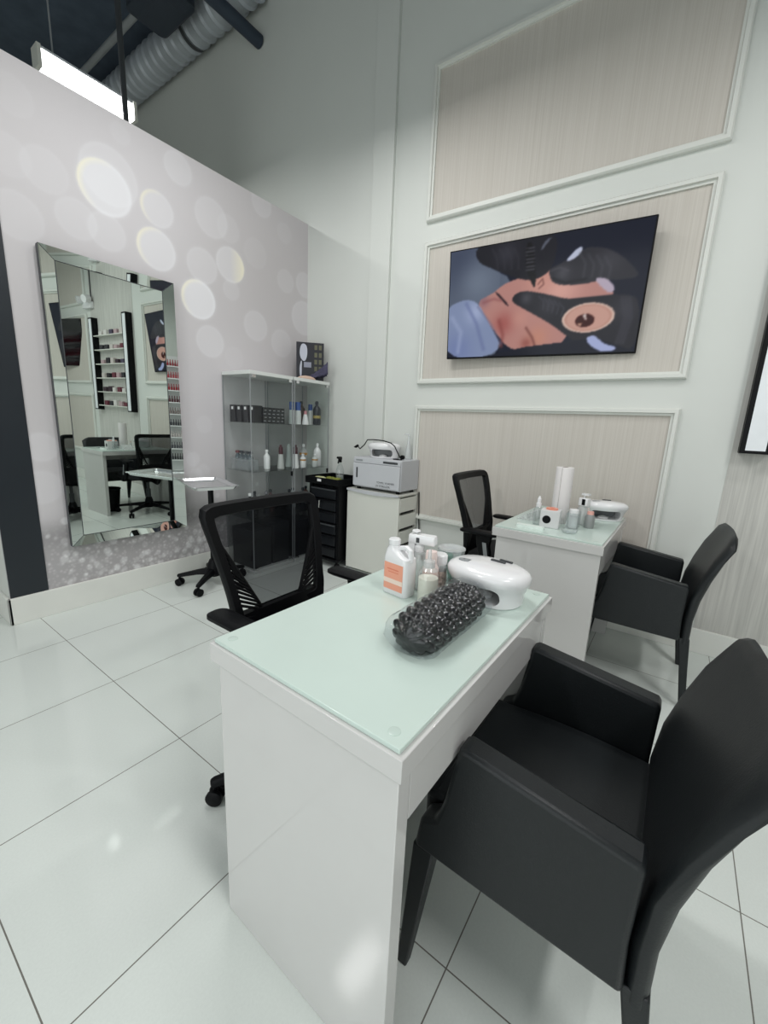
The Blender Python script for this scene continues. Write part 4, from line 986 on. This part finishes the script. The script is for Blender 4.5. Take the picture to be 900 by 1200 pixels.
sp_ = thing('spray_mister', 'slim clear spray mister left of the white box', 'spray bottle', (2.285, 0.575, DZ))
MB().lathe([(0.021, 0), (0.022, 0.005), (0.022, 0.085), (0.012, 0.1)], 20).build('body', M_clear, sp_)
MB().lathe([(0.013, 0.095), (0.014, 0.118), (0.010, 0.12), (0.010, 0.142), (0.006, 0.146), (0.005, 0.155)], 18).build('spray_cap', M_white, sp_)
og = thing('clear_organizer', 'clear acrylic holder in front of the paper roll', 'organizer', (2.30, 0.372, DZ), math.radians(4))
m = MB().box(0, 0.10, 0, 0.06, 0, 0.004)
for a in ((0, 0.003, 0, 0.06), (0.097, 0.10, 0, 0.06), (0.003, 0.097, 0, 0.003), (0.003, 0.097, 0.057, 0.06), (0.05, 0.052, 0.003, 0.057)): m.box(a[0], a[1], a[2], a[3], 0.004, 0.085)
m.build('holder', M_clear, og)
tag(MB().lathe([(0.02, 0), (0.022, 0.004), (0.022, 0.06), (0.018, 0.064), (0.023, 0.066), (0.023, 0.098), (0.02, 0.1)], 20).build('white_jar', M_white, loc=(2.325, 0.402, DZ + 0.0045)), 'white ribbed jar in the clear holder on the far desk', 'jar')
pm = thing('soap_pump', 'white pump bottle with dark window right of the paper roll', 'pump bottle', (2.47, 0.385, DZ), math.radians(-20))
MB().lathe([(0.026, 0), (0.028, 0.005), (0.028, 0.09), (0.018, 0.105)], 22).build('body', M_clear2, pm)
MB().box(-0.02, 0.02, -0.03, 0.022, 0.105, 0.15).build('pump_head', M_white, pm, bevel=0.005)
MB().box(-0.0212, -0.02, -0.018, 0.0, 0.112, 0.145).build('dark_window', M_black, pm)
MB().lathe([(0.004, 0.15), (0.004, 0.165)], 12).box(-0.012, 0.012, -0.028, 0.012, 0.165, 0.175).build('pump_button', M_white, pm)
bottle('pink_cap_bottle', 'small grey bottle with pink band beside the soap pump', 'bottle', (2.41, 0.335, DZ), [(0.024, 0), (0.025, 0.004), (0.025, 0.06), (0.016, 0.075)], cm('8a8d8c'), [(0.017, 0.073), (0.016, 0.09)], cm('e2a99e'))
bottle('clear_vial', 'tiny clear bottle at the right of the bottle group on the far desk', 'bottle', (2.57, 0.375, DZ), [(0.014, 0), (0.015, 0.003), (0.015, 0.05), (0.008, 0.06)], M_clear, [(0.009, 0.058), (0.009, 0.08)], cm('e6d5cf'))
tag(MB().lathe([(0.03, 0), (0.036, 0.004), (0.040, 0.016), (0.038, 0.016), (0.034, 0.006), (0.001, 0.004)], 28).build('glass_dish', M_clear, loc=(2.205, 0.392, DZ)), 'small clear glass dish at the front of the far desk', 'dish')
nf = MB().loft([[(x, y, z) for x, y in rrect(0.030, 0.14, 0.013, 4)] for z in (0, 0.012, 0.015)])
o = nf.build('white_tray', cm('e8f2ec'), loc=(2.165, 0.575, DZ)); o.rotation_euler = (0, 0, math.radians(3)); tag(o, 'narrow white nail file block near the far desk edge', 'nail file')
tag(MB().loft([[(-0.06, -0.05, 0.0), (0.06, -0.05, 0.0), (0.06, 0.05, 0.0), (-0.06, 0.05, 0.0)], [(-0.058, -0.048, 0.055), (0.058, -0.048, 0.055), (0.058, -0.03, 0.052), (-0.058, -0.03, 0.052)]]).build('tissue_wedge', mat('speckled paper', 'bfc3c1', 0.6, var=0.3, vs=90), loc=(2.40, 0.655, DZ)), 'speckled grey wedge shaped pad at the back left of the far desk', 'pad')
bn = thing('waste_bin', 'black waste bin under the far desk, seen in the mirror', 'bin', (2.25, 0.46, 0))
MB().lathe([(0.085, 0.004), (0.11, 0.28), (0.105, 0.28), (0.08, 0.008)], 28).build('bin_body', M_black, bn)
MB().lathe([(0.108, 0.272), (0.116, 0.276), (0.116, 0.288), (0.106, 0.288), (0.106, 0.274)], 28, cap=False).build('rim', M_black, bn)

# ------------------------------------------------------------------ overhead: light, duct, pipes
M_tube = bpy.data.materials.new('lit diffuser'); M_tube.use_nodes = True
_b = M_tube.node_tree.nodes['Principled BSDF']; _b.inputs['Emission Color'].default_value = (0.97, 1, 1, 1); _b.inputs['Emission Strength'].default_value = 9
ll = thing('linear_ceiling_light', 'lit linear ceiling light hanging behind the bokeh wall', 'ceiling light', (1.72, 4.2, 3.70))
MB().loft([[(x, y, z) for y, z in [(-0.05, -0.025), (-0.055, 0.0), (-0.055, 0.075), (-0.045, 0.09), (0.045, 0.09), (0.055, 0.075), (0.055, 0.0), (0.05, -0.025)]] for x in (-0.31, 0.31)]).build('diffuser', M_tube, ll)
for s in (-1, 1):
    MB().box(min(s * 0.31, s * 0.335), max(s * 0.31, s * 0.335), -0.056, 0.056, -0.027, 0.11).build('end_cap', M_offwhite, ll)
MB().box(-0.31, 0.31, -0.04, 0.04, 0.09, 0.11).build('housing', M_grey, ll)
MB().cyl((-0.22, 0, 0.11), (-0.22, 0, 1.51), 0.006, n=8).build('hanger_rod', M_grey, ll)
tag(MB().cyl((1.82, 3.85, 0), (1.82, 3.85, 5.21), 0.02).build('conduit_pole', M_dkgrey), 'dark vertical conduit passing in front of the linear light', 'conduit')
M_duct = mat('galvanised duct', 'b4bac0', 0.4, metal=0.25, var=0.15, vs=4)
dk = thing('air_duct', 'silver spiral air duct under the dark ceiling', 'duct', (2.82, 3.6, 4.97))
m = MB(); pts = []; rs = []
for k in range(140):
    y = 3.4 * k / 139; pts.append((0, y, 0)); rs.append(0.15 + (0.016 if k % 5 == 0 else 0))
m.tube(pts, rs, 32).build('spiral_pipe', M_duct, dk, ang=25)
for y in (0.9, 2.6):
    MB().lathe([(0.164, -0.02), (0.164, 0.02)], 32, M=Matrix.Translation((0, y, 0)) @ Matrix.Rotation(PI / 2, 4, 'X'), cap=False).build('hanger_band', M_dkgrey, dk)
tag(MB().cyl((-2.5, 3.72, 4.655), (2.99, 3.72, 4.655), 0.055).build('sprinkler_pipe', mat('dark blue grey pipe', '2b3644', 0.6)), 'dark straight pipe running into the grey wall', 'pipe')
tag(MB().cyl((2.4, 3.4, 4.90), (2.4, 7.0, 4.90), 0.03).build('ceiling_pipe', M_grey), 'thin grey pipe running beside the air duct', 'pipe')
tag(MB().loft([[(x, y, z) for x, y in rrect(a, b, 0.05, 4)] for z, a, b in ((0, 0.25, 0.4), (0.06, 0.36, 0.55), (0.3, 0.36, 0.55))]).build('ceiling_box', mat('dark ceiling box', '2c343e', 0.7), loc=(2.42, 4.35, 4.72)), 'dark boxy fitting beside the air duct', 'ceiling fitting')
